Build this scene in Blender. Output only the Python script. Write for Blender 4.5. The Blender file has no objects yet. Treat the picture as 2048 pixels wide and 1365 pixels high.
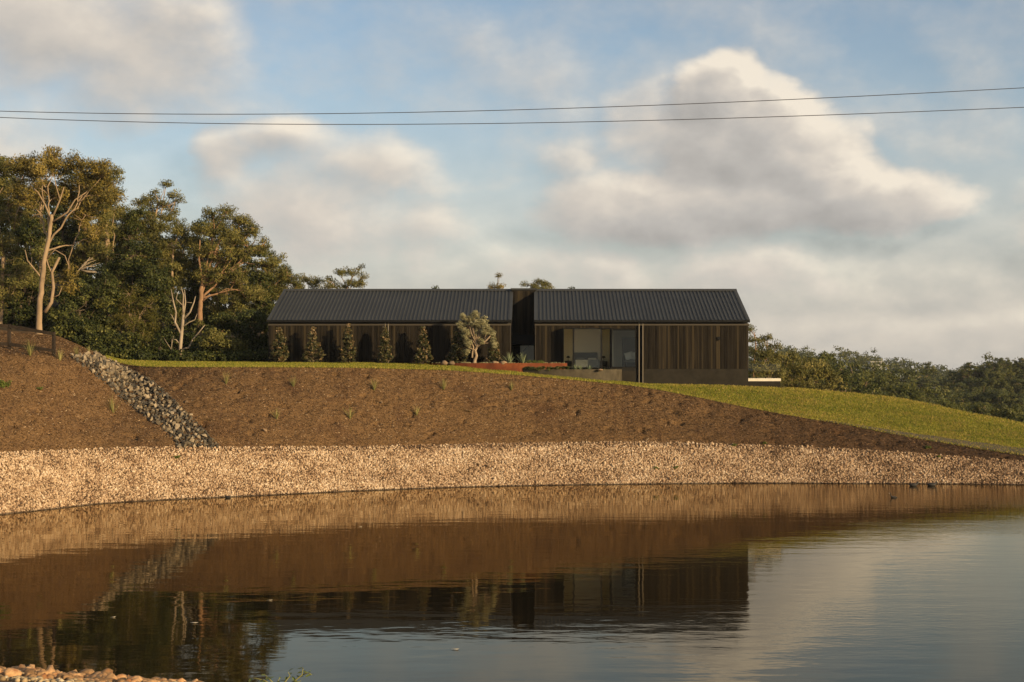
import bpy, bmesh, math, random
import numpy as np
from mathutils import Vector, Matrix, noise
from mathutils.bvhtree import BVHTree

random.seed(7)
RNG = np.random.default_rng(7)
SC = bpy.context.scene
COL = SC.collection

# ------------------------------------------------------------------ camera
# a 46 mm lens on a 36 mm frame, standing on the near dam wall, level, small lens shift
H = 6.34            # eye height above the pond
F = 2620.0          # focal length in photo pixels (2048 wide)
CX, CY = 1070.0, 735.0
cam_d = bpy.data.cameras.new("camera")
cam_d.sensor_width = 36.0
cam_d.lens = F / 2048 * 36.0
cam_d.shift_x = -(CX - 1024) / 2048
cam_d.shift_y = (CY - 682.5) / 2048
cam_d.clip_start = 0.1
cam_d.clip_end = 8000
cam = bpy.data.objects.new("camera", cam_d)
cam.location = (0, 0, H)
cam.rotation_euler = (math.radians(90), 0, 0)
COL.objects.link(cam)
SC.camera = cam

# ------------------------------------------------------------------ node helper
class NB:
    def __init__(s, tree):
        s.t = tree
    def n(s, kind, **kw):
        nd = s.t.nodes.new(kind)
        for k, v in kw.items():
            setattr(nd, k, v)
        return nd
    def put(s, sock, v):
        if v is None:
            return
        if isinstance(v, bpy.types.NodeSocket):
            s.t.links.new(v, sock)
        else:
            sock.default_value = v
    def m(s, op, a, b=None, c=None, clamp=False):
        nd = s.n('ShaderNodeMath', operation=op)
        nd.use_clamp = clamp
        s.put(nd.inputs[0], a); s.put(nd.inputs[1], b)
        if c is not None:
            s.put(nd.inputs[2], c)
        return nd.outputs[0]
    def vm(s, op, a, b=None):
        nd = s.n('ShaderNodeVectorMath', operation=op)
        s.put(nd.inputs[0], a)
        if b is not None:
            s.put(nd.inputs[1], b)
        return nd.outputs['Value'] if op in ('LENGTH', 'DOT_PRODUCT') else nd.outputs[0]
    def noise(s, vec, scale, detail=4, rough=.55, dist=0.0):
        nd = s.n('ShaderNodeTexNoise')
        if vec is not None:
            s.put(nd.inputs['Vector'], vec)
        nd.inputs['Scale'].default_value = scale
        nd.inputs['Detail'].default_value = detail
        nd.inputs['Roughness'].default_value = rough
        nd.inputs['Distortion'].default_value = dist
        return nd.outputs[0]
    def smooth(s, v, a, b, lo=0.0, hi=1.0):
        nd = s.n('ShaderNodeMapRange', interpolation_type='SMOOTHSTEP')
        s.put(nd.inputs[0], v)
        for i, k in enumerate((a, b, lo, hi)):
            nd.inputs[i + 1].default_value = k
        return nd.outputs[0]
    def mix(s, f, a, b, blend='MIX'):
        nd = s.n('ShaderNodeMix', data_type='RGBA', blend_type=blend)
        s.put(nd.inputs['Factor'], f)
        s.put(nd.inputs['A'], a if isinstance(a, bpy.types.NodeSocket) else (*a, 1))
        s.put(nd.inputs['B'], b if isinstance(b, bpy.types.NodeSocket) else (*b, 1))
        return nd.outputs['Result']
    def ramp(s, f, stops):
        nd = s.n('ShaderNodeValToRGB')
        s.put(nd.inputs[0], f)
        el = nd.color_ramp.elements
        while len(el) < len(stops):
            el.new(.5)
        for e, (p, c) in zip(el, stops):
            e.position = p; e.color = (*c, 1)
        return nd.outputs[0]

# ------------------------------------------------------------------ sky, sun, exposure
SUN_AZ, SUN_EL = math.radians(128), math.radians(13)
EXPOSURE = 0.50
SKY_STRENGTH = 0.105
world = bpy.data.worlds.new("World")
SC.world = world
world.use_nodes = True
wt = world.node_tree
wt.nodes.clear()
W = NB(wt)
geo = W.n('ShaderNodeNewGeometry')
dirv = W.vm('SCALE', geo.outputs['Incoming'])
dirv.node.inputs['Scale'].default_value = -1.0
tc = W.n('ShaderNodeTexCoord')
dirv = tc.outputs['Generated']
sep = W.n('ShaderNodeSeparateXYZ'); wt.links.new(dirv, sep.inputs[0])
dx, dy, dz = sep.outputs
az = W.m('MULTIPLY', W.m('ARCTAN2', dx, dy), F)
el = W.m('MULTIPLY', W.m('ARCSINE', dz), F)
BLOBS = [  # clouds: photo px x, y, half width, half height, thickness
    (1450, 185, 105, 75, 1.05), (1560, 245, 85, 80, 1.05), (1500, 300, 190, 120, 1.1), (1640, 345, 110, 75, 1.0),
    (1720, 405, 180, 80, 1.0), (1840, 400, 120, 60, .8), (1500, 410, 330, 90, 1.0), (1360, 260, 150, 110, .62),
    (1130, 325, 70, 66, .5), (1180, 430, 150, 90, .62), (1420, 470, 330, 50, .5),
    (90, 40, 360, 130, .62), (340, 80, 190, 120, .66), (250, 190, 190, 95, .5), (420, 205, 150, 45, .36), (200, 260, 120, 40, .3),
    (570, 290, 140, 55, .62), (450, 320, 75, 75, .62), (560, 410, 210, 100, .58), (770, 335, 190, 75, .55),
    (640, 500, 300, 100, .5), (870, 455, 130, 70, .45), (740, 150, 110, 75, .30), (960, 80, 170, 80, .28),
    (1010, 330, 120, 120, .28), (1120, 170, 140, 80, .26),
    (1000, 550, 420, 70, .5), (1400, 560, 520, 70, .55), (1780, 575, 260, 60, .5), (1900, 660, 330, 75, .5),
    (1500, 650, 500, 70, .5), (700, 620, 500, 70, .5), (1960, 165, 50, 36, .24), (1670, 110, 34, 26, .2),
    (0, 150, 60, 45, .28), (-250, 330, 300, 160, .7), (2300, 420, 260, 120, .7), (2250, 120, 200, 80, .2)]
def px_ang(x, y):
    a = math.atan((x - CX) / F)
    e = math.atan((CY - y) / math.hypot(F, x - CX))
    return a * F, e * F
def cloud_density(off_az, off_el):
    off = (off_az / F, 0.0, off_el / F * 1.5)
    d3 = W.vm('MULTIPLY', dirv, (1.0, 1.0, 1.5))
    d3 = W.vm('ADD', d3, off)
    warp = W.n('ShaderNodeTexNoise')
    wt.links.new(d3, warp.inputs['Vector'])
    warp.inputs['Scale'].default_value = 14.0
    warp.inputs['Detail'].default_value = 5.0
    ws = W.n('ShaderNodeSeparateXYZ'); wt.links.new(warp.outputs['Color'], ws.inputs[0])
    a = W.m('ADD', W.m('ADD', az, off_az), W.m('MULTIPLY_ADD', ws.outputs[0], 190.0, -95.0))
    e = W.m('ADD', W.m('ADD', el, off_el), W.m('MULTIPLY_ADD', ws.outputs[1], 130.0, -65.0))
    tot = None
    for (x, y, rx, ry, amp) in BLOBS:
        ca, ce = px_ang(x, y)
        u = W.m('MULTIPLY_ADD', a, 1.0 / (rx * 1.25), -ca / (rx * 1.25))
        v = W.m('MULTIPLY_ADD', e, 1.0 / (ry * 1.25), -ce / (ry * 1.25))
        r2 = W.m('MULTIPLY_ADD', u, u, W.m('MULTIPLY', v, v))
        b = W.m('MULTIPLY', W.m('SUBTRACT', 1.0, r2, clamp=True), amp)
        tot = b if tot is None else W.m('SMOOTH_MAX', tot, b, 0.25)
    fb = W.noise(d3, 9.0, 8, .58)
    fb2 = W.noise(d3, 3.2, 4, .5)
    # away from the view the same broken cover goes on, driven by the noise alone
    far = W.smooth(W.m('ABSOLUTE', az), 1150, 1900)
    high = W.smooth(el, 760, 1300)
    out = W.m('MAXIMUM', far, high)
    gen = W.smooth(fb2, .42, .66, 0, .9)
    base = W.m('MULTIPLY_ADD', W.m('SUBTRACT', gen, tot), out, tot)
    return W.m('ADD', base, W.m('MULTIPLY_ADD', fb, .85, -.425)), fb
D0, FB0 = cloud_density(0, 0)
D1, _ = cloud_density(34, 30)
mask = W.smooth(D0, -.13, .68)
low = W.smooth(el, 20, 640, .95, 0.16)          # thin veil, thicker towards the horizon
mask = W.m('MAXIMUM', mask, low)
lit = W.m('MULTIPLY_ADD', W.m('SUBTRACT', D0, D1), 1.3, .53)
lit = W.m('ADD', lit, W.m('MULTIPLY_ADD', FB0, .5, -.25))
lit = W.m('ADD', lit, W.smooth(D0, .45, 1.1, 0.0, -.22), clamp=True)
ccol = W.ramp(lit, [(0.0, (.40, .385, .365)), (.35, (.54, .51, .475)), (.62, (.68, .62, .55)), (1.0, (.93, .835, .70))])
sky = W.n('ShaderNodeTexSky', sky_type='NISHITA')
sky.sun_disc = False
sky.sun_elevation = SUN_EL
sky.sun_rotation = SUN_AZ
sky.air_density = 1.0; sky.dust_density = .7; sky.ozone_density = 1.6
bg1 = W.n('ShaderNodeBackground'); wt.links.new(sky.outputs[0], bg1.inputs[0]); bg1.inputs[1].default_value = SKY_STRENGTH
bg2 = W.n('ShaderNodeBackground'); wt.links.new(ccol, bg2.inputs[0]); bg2.inputs[1].default_value = .68
mx = W.n('ShaderNodeMixShader'); wt.links.new(mask, mx.inputs[0])
wt.links.new(bg1.outputs[0], mx.inputs[1]); wt.links.new(bg2.outputs[0], mx.inputs[2])
wo = W.n('ShaderNodeOutputWorld'); wt.links.new(mx.outputs[0], wo.inputs[0])

sun_d = bpy.data.lights.new("sun", 'SUN')
sun_d.energy = 4.9
sun_d.angle = math.radians(.6)
sun_d.color = (1.0, .75, .42)
sun = bpy.data.objects.new("sun", sun_d)
SUN_DIR = Vector((math.sin(SUN_AZ) * math.cos(SUN_EL), math.cos(SUN_AZ) * math.cos(SUN_EL), math.sin(SUN_EL)))
sun.rotation_euler = SUN_DIR.to_track_quat('Z', 'Y').to_euler()
sun.location = (60, -50, 60)
COL.objects.link(sun)

vs = SC.view_settings
vs.view_transform = 'Standard'; vs.look = 'None'; vs.exposure = EXPOSURE; vs.gamma = 1.0
vs.use_curve_mapping = False
SC.cycles.max_bounces = 8
SC.cycles.transparent_max_bounces = 12
SC.cycles.use_denoising = True

# ------------------------------------------------------------------ small helpers
def P(x, y, D):
    """world point seen at photo pixel (x, y) at depth D"""
    return Vector(((x - CX) * D / F, D, H - (y - CY) * D / F))

def tag(o, label=None, cat=None, group=None, kind=None):
    if label: o['label'] = label
    if cat: o['category'] = cat
    if group: o['group'] = group
    if kind: o['kind'] = kind
    return o

def link(o, parent=None):
    COL.objects.link(o)
    if parent is not None:
        o.parent = parent
    return o

def empty(name, loc, label, cat, group=None, rz=0.0):
    o = bpy.data.objects.new(name, None)
    o.empty_display_size = .2
    o.location = loc; o.rotation_euler = (0, 0, rz)
    link(o)
    return tag(o, label, cat, group)

def mesh_np(name, v, f, mat, smooth=False, attr=None):
    """mesh from an (n,3) vertex array and an (m,k) face array (all faces one size)"""
    v = np.asarray(v, dtype=np.float32); f = np.asarray(f, dtype=np.int32)
    me = bpy.data.meshes.new(name)
    me.vertices.add(len(v)); me.vertices.foreach_set('co', v.ravel())
    k = f.shape[1]
    me.loops.add(f.size); me.loops.foreach_set('vertex_index', f.ravel())
    me.polygons.add(len(f))
    me.polygons.foreach_set('loop_start', np.arange(0, f.size, k, dtype=np.int32))
    me.polygons.foreach_set('loop_total', np.full(len(f), k, dtype=np.int32))
    if smooth:
        me.polygons.foreach_set('use_smooth', np.ones(len(f), dtype=bool))
    if attr is not None:
        at = me.attributes.new('tint', 'FLOAT', 'FACE')
        at.data.foreach_set('value', np.asarray(attr, dtype=np.float32))
    me.update(calc_edges=True)
    me.materials.append(mat)
    return me

def obj(name, me, parent=None, loc=None, rot=None, scale=None):
    o = bpy.data.objects.new(name, me)
    if loc is not None: o.location = loc
    if rot is not None: o.rotation_euler = rot
    if scale is not None: o.scale = scale
    return link(o, parent)

class MB:
    """collects quads and triangles, builds one mesh object"""
    def __init__(s):
        s.v = []; s.f = []
    def box(s, x0, x1, y0, y1, z0, z1):
        n = len(s.v)
        s.v += [(x, y, z) for z in (z0, z1) for y in (y0, y1) for x in (x0, x1)]
        s.f += [tuple(n + i for i in q) for q in ((0, 2, 3, 1), (4, 5, 7, 6), (0, 1, 5, 4), (2, 6, 7, 3), (0, 4, 6, 2), (1, 3, 7, 5))]
        return s
    def face(s, pts):
        n = len(s.v); s.v += [tuple(p) for p in pts]; s.f.append(tuple(range(n, n + len(pts))))
        return s
    def prism(s, prof, axis_pts):
        """extrude a closed (a,b) profile along X between two x values: prof in (y,z)"""
        n = len(s.v); k = len(prof)
        for x in axis_pts:
            s.v += [(x, y, z) for (y, z) in prof]
        s.f.append(tuple(range(n + k - 1, n - 1, -1))); s.f.append(tuple(range(n + k, n + 2 * k)))
        for i in range(k):
            j = (i + 1) % k
            s.f.append((n + i, n + j, n + k + j, n + k + i))
        return s
    def tube(s, pts, radii, sides=6, cap=True):
        pts = [Vector(p) for p in pts]; n0 = len(s.v)
        prev = None
        for i, p in enumerate(pts):
            d = (pts[min(i + 1, len(pts) - 1)] - pts[max(i - 1, 0)])
            d = d.normalized() if d.length > 1e-9 else Vector((0, 0, 1))
            ref = Vector((1, 0, 0)) if prev is None else prev
            a = ref - d * ref.dot(d)
            if a.length < 1e-4:
                a = Vector((0, 1, 0)) - d * d.y
            a.normalize(); prev = a; b = d.cross(a)
            for k in range(sides):
                t = 2 * math.pi * k / sides
                s.v.append(tuple(p + (a * math.cos(t) + b * math.sin(t)) * radii[i]))
        for i in range(len(pts) - 1):
            for k in range(sides):
                k2 = (k + 1) % sides
                s.f.append((n0 + i * sides + k, n0 + i * sides + k2, n0 + (i + 1) * sides + k2, n0 + (i + 1) * sides + k))
        if cap:
            s.f.append(tuple(n0 + k for k in range(sides - 1, -1, -1)))
            e = n0 + (len(pts) - 1) * sides
            s.f.append(tuple(e + k for k in range(sides)))
        return s
    def mesh(s, name, mat, smooth=False):
        me = bpy.data.meshes.new(name)
        me.from_pydata(s.v, [], s.f)
        if smooth:
            me.polygons.foreach_set('use_smooth', np.ones(len(me.polygons), dtype=bool))
        me.materials.append(mat)
        me.update()
        return me
    def build(s, name, mat, parent=None, smooth=False, bevel=0.0):
        me = s.mesh(name, mat, smooth)
        if bevel:
            bm = bmesh.new(); bm.from_mesh(me)
            bmesh.ops.bevel(bm, geom=list(bm.edges), offset=bevel, segments=1, affect='EDGES')
            bm.to_mesh(me); bm.free()
        return obj(name, me, parent)

def fn(x, y, z, s, o=4):
    return noise.fractal(Vector((x * s, y * s, z * s)), 1.0, 2.0, o)

# ------------------------------------------------------------------ materials
def mat(name, base, rough=.8, spec=.3, var=None, dirt=None, bump=None, rnd=0.0, tint=None, metallic=0.0, trans=0.0, wet=None, east=None, streak=None, inst=False):
    """principled material: var=(scale, amount[, (sx,sy,sz)]) mottling, dirt=(scale, lo, hi, colour) patches,
    bump=(scale, strength, distance), rnd = per-object brightness spread, tint = ramp over the face attribute"""
    m = bpy.data.materials.new(name); m.use_nodes = True
    t = m.node_tree; t.nodes.clear(); N = NB(t)
    co = N.n('ShaderNodeTexCoord').outputs['Object']
    geo = N.n('ShaderNodeNewGeometry').outputs['Position']
    if tint:
        at = N.n('ShaderNodeAttribute'); at.attribute_name = 'tint'; at.attribute_type = 'INSTANCER' if inst else 'GEOMETRY'
        c = N.ramp(at.outputs['Fac'], tint)
    else:
        c = N.n('ShaderNodeRGB').outputs[0]; c.default_value = (*base, 1)
    if var:
        vec = geo if len(var) < 3 else N.vm('MULTIPLY', geo, var[2])
        f = N.smooth(N.noise(vec, var[0], 6, .62), .25, .75, 1 - var[1], 1 + var[1])
        c = N.mix(1.0, c, N.n('ShaderNodeCombineXYZ').outputs[0], 'MULTIPLY') if False else N.vm('SCALE', c)
        c.node.inputs['Scale'].default_value = 1.0
        t.links.new(f, c.node.inputs['Scale'])
    if rnd:
        oi = N.n('ShaderNodeObjectInfo')
        s = N.vm('SCALE', c); t.links.new(N.m('MULTIPLY_ADD', oi.outputs['Random'], 2 * rnd, 1 - rnd), s.node.inputs['Scale']); c = s
    if streak:      # some boards weathered paler, in long grain-wise streaks
        oi2 = N.n('ShaderNodeObjectInfo').outputs['Random']
        g_ = N.noise(N.vm('MULTIPLY', geo, (14, 14, .25)), 1.0, 4, .6)
        k_ = N.m('ADD', N.smooth(oi2, .70, 1.0, 0, .75), N.smooth(g_, .50, .75, -.12, .55), clamp=True)
        c = N.mix(k_, c, streak)
    if east:        # soil that changes from west to east over a distance: (x0, x1, colour)
        sx = N.n('ShaderNodeSeparateXYZ'); t.links.new(geo, sx.inputs[0])
        q = N.m('ADD', sx.outputs[0], N.m('MULTIPLY_ADD', N.noise(geo, .5, 4, .6), 14, -7))
        c = N.mix(N.smooth(q, east[0], east[1]), c, east[2])
    if dirt:
        for (sc, lo, hi, dc, *st) in (dirt if isinstance(dirt, list) else [dirt]):
            c = N.mix(N.smooth(N.noise(N.vm('MULTIPLY', geo, st[0]) if st else geo, sc, 6, .65), lo, hi), c, dc)
    if wet:
        sp = N.n('ShaderNodeSeparateXYZ'); t.links.new(geo, sp.inputs[0])
        k = N.smooth(sp.outputs[2], wet * .4, wet, .25, 1.0)
        s = N.vm('SCALE', c); t.links.new(k, s.node.inputs['Scale']); c = s
    p = N.n('ShaderNodeBsdfPrincipled')
    N.put(p.inputs['Base Color'], c)
    p.inputs['Roughness'].default_value = rough
    p.inputs['Specular IOR Level'].default_value = spec
    p.inputs['Metallic'].default_value = metallic
    if bump:
        b = N.n('ShaderNodeBump')
        N.put(b.inputs['Height'], N.noise(geo, bump[0], 6, .65))
        b.inputs['Strength'].default_value = bump[1]; b.inputs['Distance'].default_value = bump[2]
        t.links.new(b.outputs[0], p.inputs['Normal'])
    out = N.n('ShaderNodeOutputMaterial')
    sh = p.outputs[0]
    if trans:
        tr = N.n('ShaderNodeBsdfTranslucent'); N.put(tr.inputs[0], c)
        ms = N.n('ShaderNodeMixShader'); ms.inputs[0].default_value = trans
        t.links.new(sh, ms.inputs[1]); t.links.new(tr.outputs[0], ms.inputs[2]); sh = ms.outputs[0]
    t.links.new(sh, out.inputs[0])
    return m

M = {}
M['gravel_bed'] = mat('gravel_bed', (.10, .060, .032), .9, .2, var=(6, .4), wet=.10)
M['cobble'] = mat('cobble', (.4, .25, .12), .75, .3, bump=(40, .3, .01), wet=.07,
                  tint=[(0, (.045, .031, .017)), (.20, (.16, .105, .052)), (.42, (.31, .222, .118)), (.72, (.41, .312, .180)), (1, (.58, .48, .325))])
COBBLE_TONES = [(0, (.07, .045, .028)), (.18, (.20, .12, .068)), (.42, (.36, .245, .150)), (.72, (.47, .345, .225)), (1, (.62, .50, .37))]
M['bank_cobble'] = mat('bank_cobble', (.4, .25, .12), .85, .12, wet=.07, inst=True, tint=COBBLE_TONES)
M['mulch'] = mat('mulch', (.138, .081, .037), .95, .1, var=(16, .5), east=(2, 24, (.052, .032, .021)),
                 dirt=[(.42, .50, .72, (.078, .042, .021)), (1.0, .54, .70, (.085, .047, .024), (2.2, .35, .35)), (60, .58, .74, (.27, .165, .085)), (2.2, .60, .74, (.048, .027, .015))], bump=(45, .8, .035))
M['mulch_chip'] = mat('mulch_chip', (.2, .13, .08), .9, .15,
                      tint=[(0, (.035, .021, .011)), (.4, (.12, .067, .031)), (.75, (.21, .128, .066)), (1, (.42, .32, .21))])
M['lawn'] = mat('lawn', (.215, .190, .030), .9, .1, var=(1.3, .35, (1, 2.5, 1)),
                dirt=[(.35, .45, .68, (.24, .165, .042)), (1.1, .50, .66, (.095, .105, .018), (.5, 1.6, 1)), (2.6, .55, .72, (.085, .090, .018))], bump=(30, .8, .05))
M['grass_blade'] = mat('grass_blade', (.1, .1, .02), .8, .08, trans=.25,
                       tint=[(0, (.070, .100, .013)), (.45, (.215, .220, .028)), (.75, (.34, .285, .050)), (1, (.44, .31, .10))])
M['path'] = mat('path', (.075, .060, .045), .9, .2, var=(5, .2), bump=(60, .3, .01))
M['soil'] = mat('soil', (.060, .045, .028), .95, .1, var=(.4, .4), bump=(4, .6, .1))
M['rock'] = mat('rock', (.195, .155, .105), .9, .10, var=(7, .32), rnd=.5, dirt=(2.2, .58, .75, (.15, .115, .075)), bump=(18, .4, .03))
M['rock_small'] = mat('rock_small', (.2, .18, .16), .9, .12, tint=[(0, (.02, .018, .015)), (.5, (.06, .053, .043)), (.85, (.12, .105, .085)), (1, (.22, .195, .155))], bump=(18, .4, .03))
M['river_stone'] = mat('river_stone', (.36, .21, .10), .8, .18, var=(16, .30), rnd=.5, dirt=(4, .52, .68, (.30, .12, .045)), bump=(50, .25, .01))
M['boulder'] = mat('boulder', (.20, .135, .08), .85, .25, var=(9, .25), rnd=.15, bump=(14, .5, .04))

# ------------------------------------------------------------------ terrain: pond banks, mulch slope, lawn, hillsides
# control table per photo column: shore y | gravel top y, extra depth | mulch top y, depth | lawn back y, depth
TAB = np.array([
 # x,    ysh,   ygt,  dD,   ymt,  Dmt,   ybk,  Dbk
 (-700, 1090,  925, 3.6,  650, 70.0,  640, 76),
 (-300, 1060,  912, 3.5,  655, 75.0,  648, 81),
 (0,    1030,  905, 3.4,  664, 78.0,  660, 84),
 (110,  1018,  901, 3.3,  672, 79.0,  668, 85),
 (160,  1012,  899, 3.2,  694, 79.5,  690, 85.5),
 (200,  1008,  897, 3.1,  713, 79.8,  708, 86),
 (230,  1006,  896, 3.0,  725, 78.5,  719, 86),
 (280,  1003,  894.5, 3.0, 734, 74.5,  723, 86),
 (400,  997,   894, 3.0,  735, 73.0,  725, 86),
 (536,  991,   894, 3.0,  735, 73.5,  725, 86),
 (700,  983,   893, 2.9,  736, 74.5,  725, 86),
 (900,  975.5, 889, 2.8,  741, 76.0,  727, 86),
 (1000, 973,   887, 2.8,  748, 76.8,  735, 86),
 (1100, 971,   885, 2.8,  756, 77.3,  747, 85),
 (1200, 969.5, 884, 2.7,  765.5, 77.5,  760, 83.2),
 (1250, 969,   884, 2.7,  770.5, 77.5,  766, 82.8),
 (1300, 968.5, 884, 2.7,  777, 77.3,  769, 82.8),
 (1400, 967.5, 886, 2.6,  796, 77.0,  771, 82.8),
 (1500, 967,   890, 2.5,  817, 76.5,  773, 82.9),
 (1600, 967,   893, 2.4,  835, 75.8,  777, 83.5),
 (1700, 967.5, 897, 2.3,  852, 75.2,  786, 84.5),
 (1800, 968,   904, 2.1,  872, 74.5,  797, 83.5),
 (1900, 968.5, 911, 2.0,  889, 73.8,  817, 82),
 (2048, 970,   922, 1.7,  913, 73.0,  848, 80),
 (2400, 985,   950, 1.6,  942, 68.6,  920, 74),
 (2900, 1020,  990, 1.6,  982, 60.8,  960, 66)])
ALL_V, ALL_F = [], []     # everything one can stand on, for height look-ups

def dense_cols(step):
    xs = np.arange(-700, 2900 + step, step)
    def it(k):
        v = np.interp(xs, TAB[:, 0], TAB[:, k])
        w = max(3, int(90 / step)) | 1
        ker = np.hanning(w + 2)[1:-1]; ker /= ker.sum()
        return np.convolve(np.pad(v, w // 2, mode='edge'), ker, mode='valid')
    return xs, it

def pt(x, y, D):
    return np.stack([(x - CX) * D / F, D, H - (y - CY) * D / F], -1)

def rows_at(step):
    xs, it = dense_cols(step)
    ysh = it(1); Dsh = H * F / (ysh - CY)
    R1 = pt(xs, ysh, Dsh)
    R0 = R1.copy(); R0[:, 0] *= (Dsh - 4) / Dsh; R0[:, 1] -= 4; R0[:, 2] = -1.5
    Dgt = Dsh + it(3)
    R2 = pt(xs, it(2), Dgt)
    R3 = pt(xs, it(4), it(5))
    R4 = pt(xs, it(6), it(7))
    # crest row inside the mulch
    mid = .5 * (R2 + R3); mid[:, 2] += .10
    mx_, my_, mD = zip(*[(-700, 688, 60), (-300, 694, 63), (0, 703, 66), (60, 706, 66.6), (110, 714, 67.6), (160, 722, 69.2), (200, 726, 70.2), (230, 732, 71.2), (300, 742, 72.4)])
    hump = pt(xs, np.interp(xs, mx_, my_), np.interp(xs, mx_, mD))
    w = np.clip((xs - 190) / 110, 0, 1); w = (w * w * (3 - 2 * w))[:, None]
    RM = hump * (1 - w) + mid * w
    return xs, R0, R1, R2, RM, R3, R4

def loft(rows, nsub, ease=None):
    """grid from control rows; nsub segments between successive rows"""
    out = []
    for a in range(len(rows) - 1):
        n = nsub[a]
        for k in range(n):
            t = k / n
            out.append(rows[a] * (1 - t) + rows[a + 1] * t)
    out.append(rows[-1])
    g = np.stack(out)          # (rows, cols, 3)
    return g

def grid_faces(nr, nc):
    i = np.arange(nr - 1)[:, None] * nc + np.arange(nc - 1)[None]
    return np.stack([i, i + 1, i + nc + 1, i + nc], -1).reshape(-1, 4)

def smooth_rows(g, it=2, lock=()):
    for _ in range(it):
        h = g.copy()
        h[1:-1] = .25 * g[:-2] + .5 * g[1:-1] + .25 * g[2:]
        for r in lock: h[r] = g[r]
        g = h
    return g

def walkable(g):
    n = sum(len(a) for a in ALL_V)
    ALL_V.append(g.reshape(-1, 3)); ALL_F.append(grid_faces(g.shape[0], g.shape[1]) + n)

xs6, R0, R1, R2, RM, R3, R4 = rows_at(6.0)
# gravel bank
g_gravel = loft([R0, R1, R2], [3, 10])
walkable(g_gravel)
o = obj('gravel_bank', mesh_np('gravel_bank', g_gravel.reshape(-1, 3), grid_faces(*g_gravel.shape[:2]), M['gravel_bed'], True))
tag(o, 'tan cobble bank running along the far waterline of the pond', 'bank', kind='structure')

# mulch slope, with real lumps and hollows
g_mulch = loft([R2, RM, R3], [38, 38])
g_mulch = smooth_rows(g_mulch, 10, lock=(0, -1))
g_mulch[0, :, 2] -= .02
gm = g_mulch.copy()
for r in range(1, gm.shape[0]):
    e = min(1.0, r / 4, (gm.shape[0] - 1 - r) / 3)
    for c in range(gm.shape[1]):
        x, y, z = g_mulch[r, c]
        d = .068 * fn(x, y, z, .9, 3) + .035 * fn(x + 31, y, z, 4.1, 3)
        pit = fn(x + 70, y * 1.0, z, 2.0, 2)
        if pit > .40: d -= (pit - .40) * .5
        gm[r, c, 2] += d * e; gm[r, c, 1] -= d * e * .6
walkable(gm)
o = obj('mulch_slope', mesh_np('mulch_slope', gm.reshape(-1, 3), grid_faces(*gm.shape[:2]), M['mulch'], True))
tag(o, 'brown bark mulch slope rising from the gravel to the lawn', 'slope', kind='structure')

# lawn: from the mulch edge to the crest; columns right of x = 212
c0 = int((212 + 700) / 6)
mid = .5 * (R3 + R4)
bul = np.interp(xs6, [300, 900, 1150, 1300, 1400, 1600, 2048, 2400], [.02, .03, .0, .02, .10, .22, .30, .1])
mid[:, 2] += bul
q3 = .15 * R3 + .85 * R4; q3[:, 2] += bul * .55
g_lawn = smooth_rows(loft([R3, mid, q3, R4], [12, 9, 5]), 6, lock=(0, -1))
for r in range(1, g_lawn.shape[0]):
    for c in range(g_lawn.shape[1]):
        x, y, z = g_lawn[r, c]
        g_lawn[r, c, 2] += (.05 * fn(x, y, 0, .5, 3) + .02 * fn(x, y, 3, 1.7, 2)) * min(1, r / 3)
walkable(g_lawn)
gl = g_lawn[:, c0:]
o = obj('lawn', mesh_np('lawn', gl.reshape(-1, 3), grid_faces(*gl.shape[:2]), M['lawn'], True))
tag(o, 'mown green lawn above the mulch, falling away to the right', 'lawn', kind='structure')
gl2 = g_lawn[:, :c0 + 1]
o = obj('upper_slope', mesh_np('upper_slope', gl2.reshape(-1, 3), grid_faces(*gl2.shape[:2]), M['mulch'], True))
tag(o, 'mulched top of the rise behind the timber fence', 'slope', kind='structure')

# narrow path along the foot of the grass hill, lying a little above the lawn sheet
cp = int((1640 + 700) / 6)
pr = []
for t in (0.0, .34, .67, 1.0):
    wv = np.interp(xs6[cp:], [1640, 1800, 2048, 2400, 2900], [.015, .07, .15, .35, .5]) * t
    n = g_lawn.shape[0] - 1
    rr = []
    for k, c in enumerate(range(cp, len(xs6))):
        f_ = wv[k] * n; i_ = int(f_); fr = f_ - i_
        rr.append(g_lawn[i_, c] * (1 - fr) + g_lawn[i_ + 1, c] * fr + np.array([0, 0, .035]))
    pr.append(np.array(rr))
g_path = np.stack(pr)
o = obj('garden_path', mesh_np('garden_path', g_path.reshape(-1, 3), grid_faces(*g_path.shape[:2]), M['path'], True))
tag(o, 'narrow grey path between the dark mulch and the grass hill', 'path', kind='structure')
walkable(g_path)

# ground behind: forest floor on the left, valley on the right
def back_row(D, dz_pts):
    z = np.interp(xs6, [p[0] for p in dz_pts], [p[1] for p in dz_pts])
    return np.stack([(xs6 - CX) * D / F, np.full_like(xs6, D), z], -1)
B1 = R4 + np.array([0, 7.0, 0]); B1[:, 0] *= (R4[:, 1] + 7) / R4[:, 1]
B1[:, 2] += np.interp(xs6, [0, 500, 700, 1400, 1600, 2048], [1.0, .5, 0, -.6, -2.0, -2.6])
B2 = back_row(132, [(-700, 17), (0, 16), (400, 12.5), (620, 7), (1000, 2), (1500, -6), (1800, -10), (2900, -12)])
B3 = back_row(240, [(-700, 26), (0, 26), (400, 19), (700, 8), (1100, 0), (1500, -12), (2900, -15)])
B4 = back_row(900, [(-700, 10), (1000, 0), (1500, -16), (2900, -18)])
B5 = back_row(3500, [(-700, -18), (2900, -18)])
g_back = loft([R4 - np.array([0, 0, .004]), B1, B2, B3, B4, B5], [4, 6, 6, 6, 4])
walkable(g_back)
o = obj('hillside_ground', mesh_np('hillside_ground', g_back.reshape(-1, 3), grid_faces(*g_back.shape[:2]), M['soil'], True))
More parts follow.
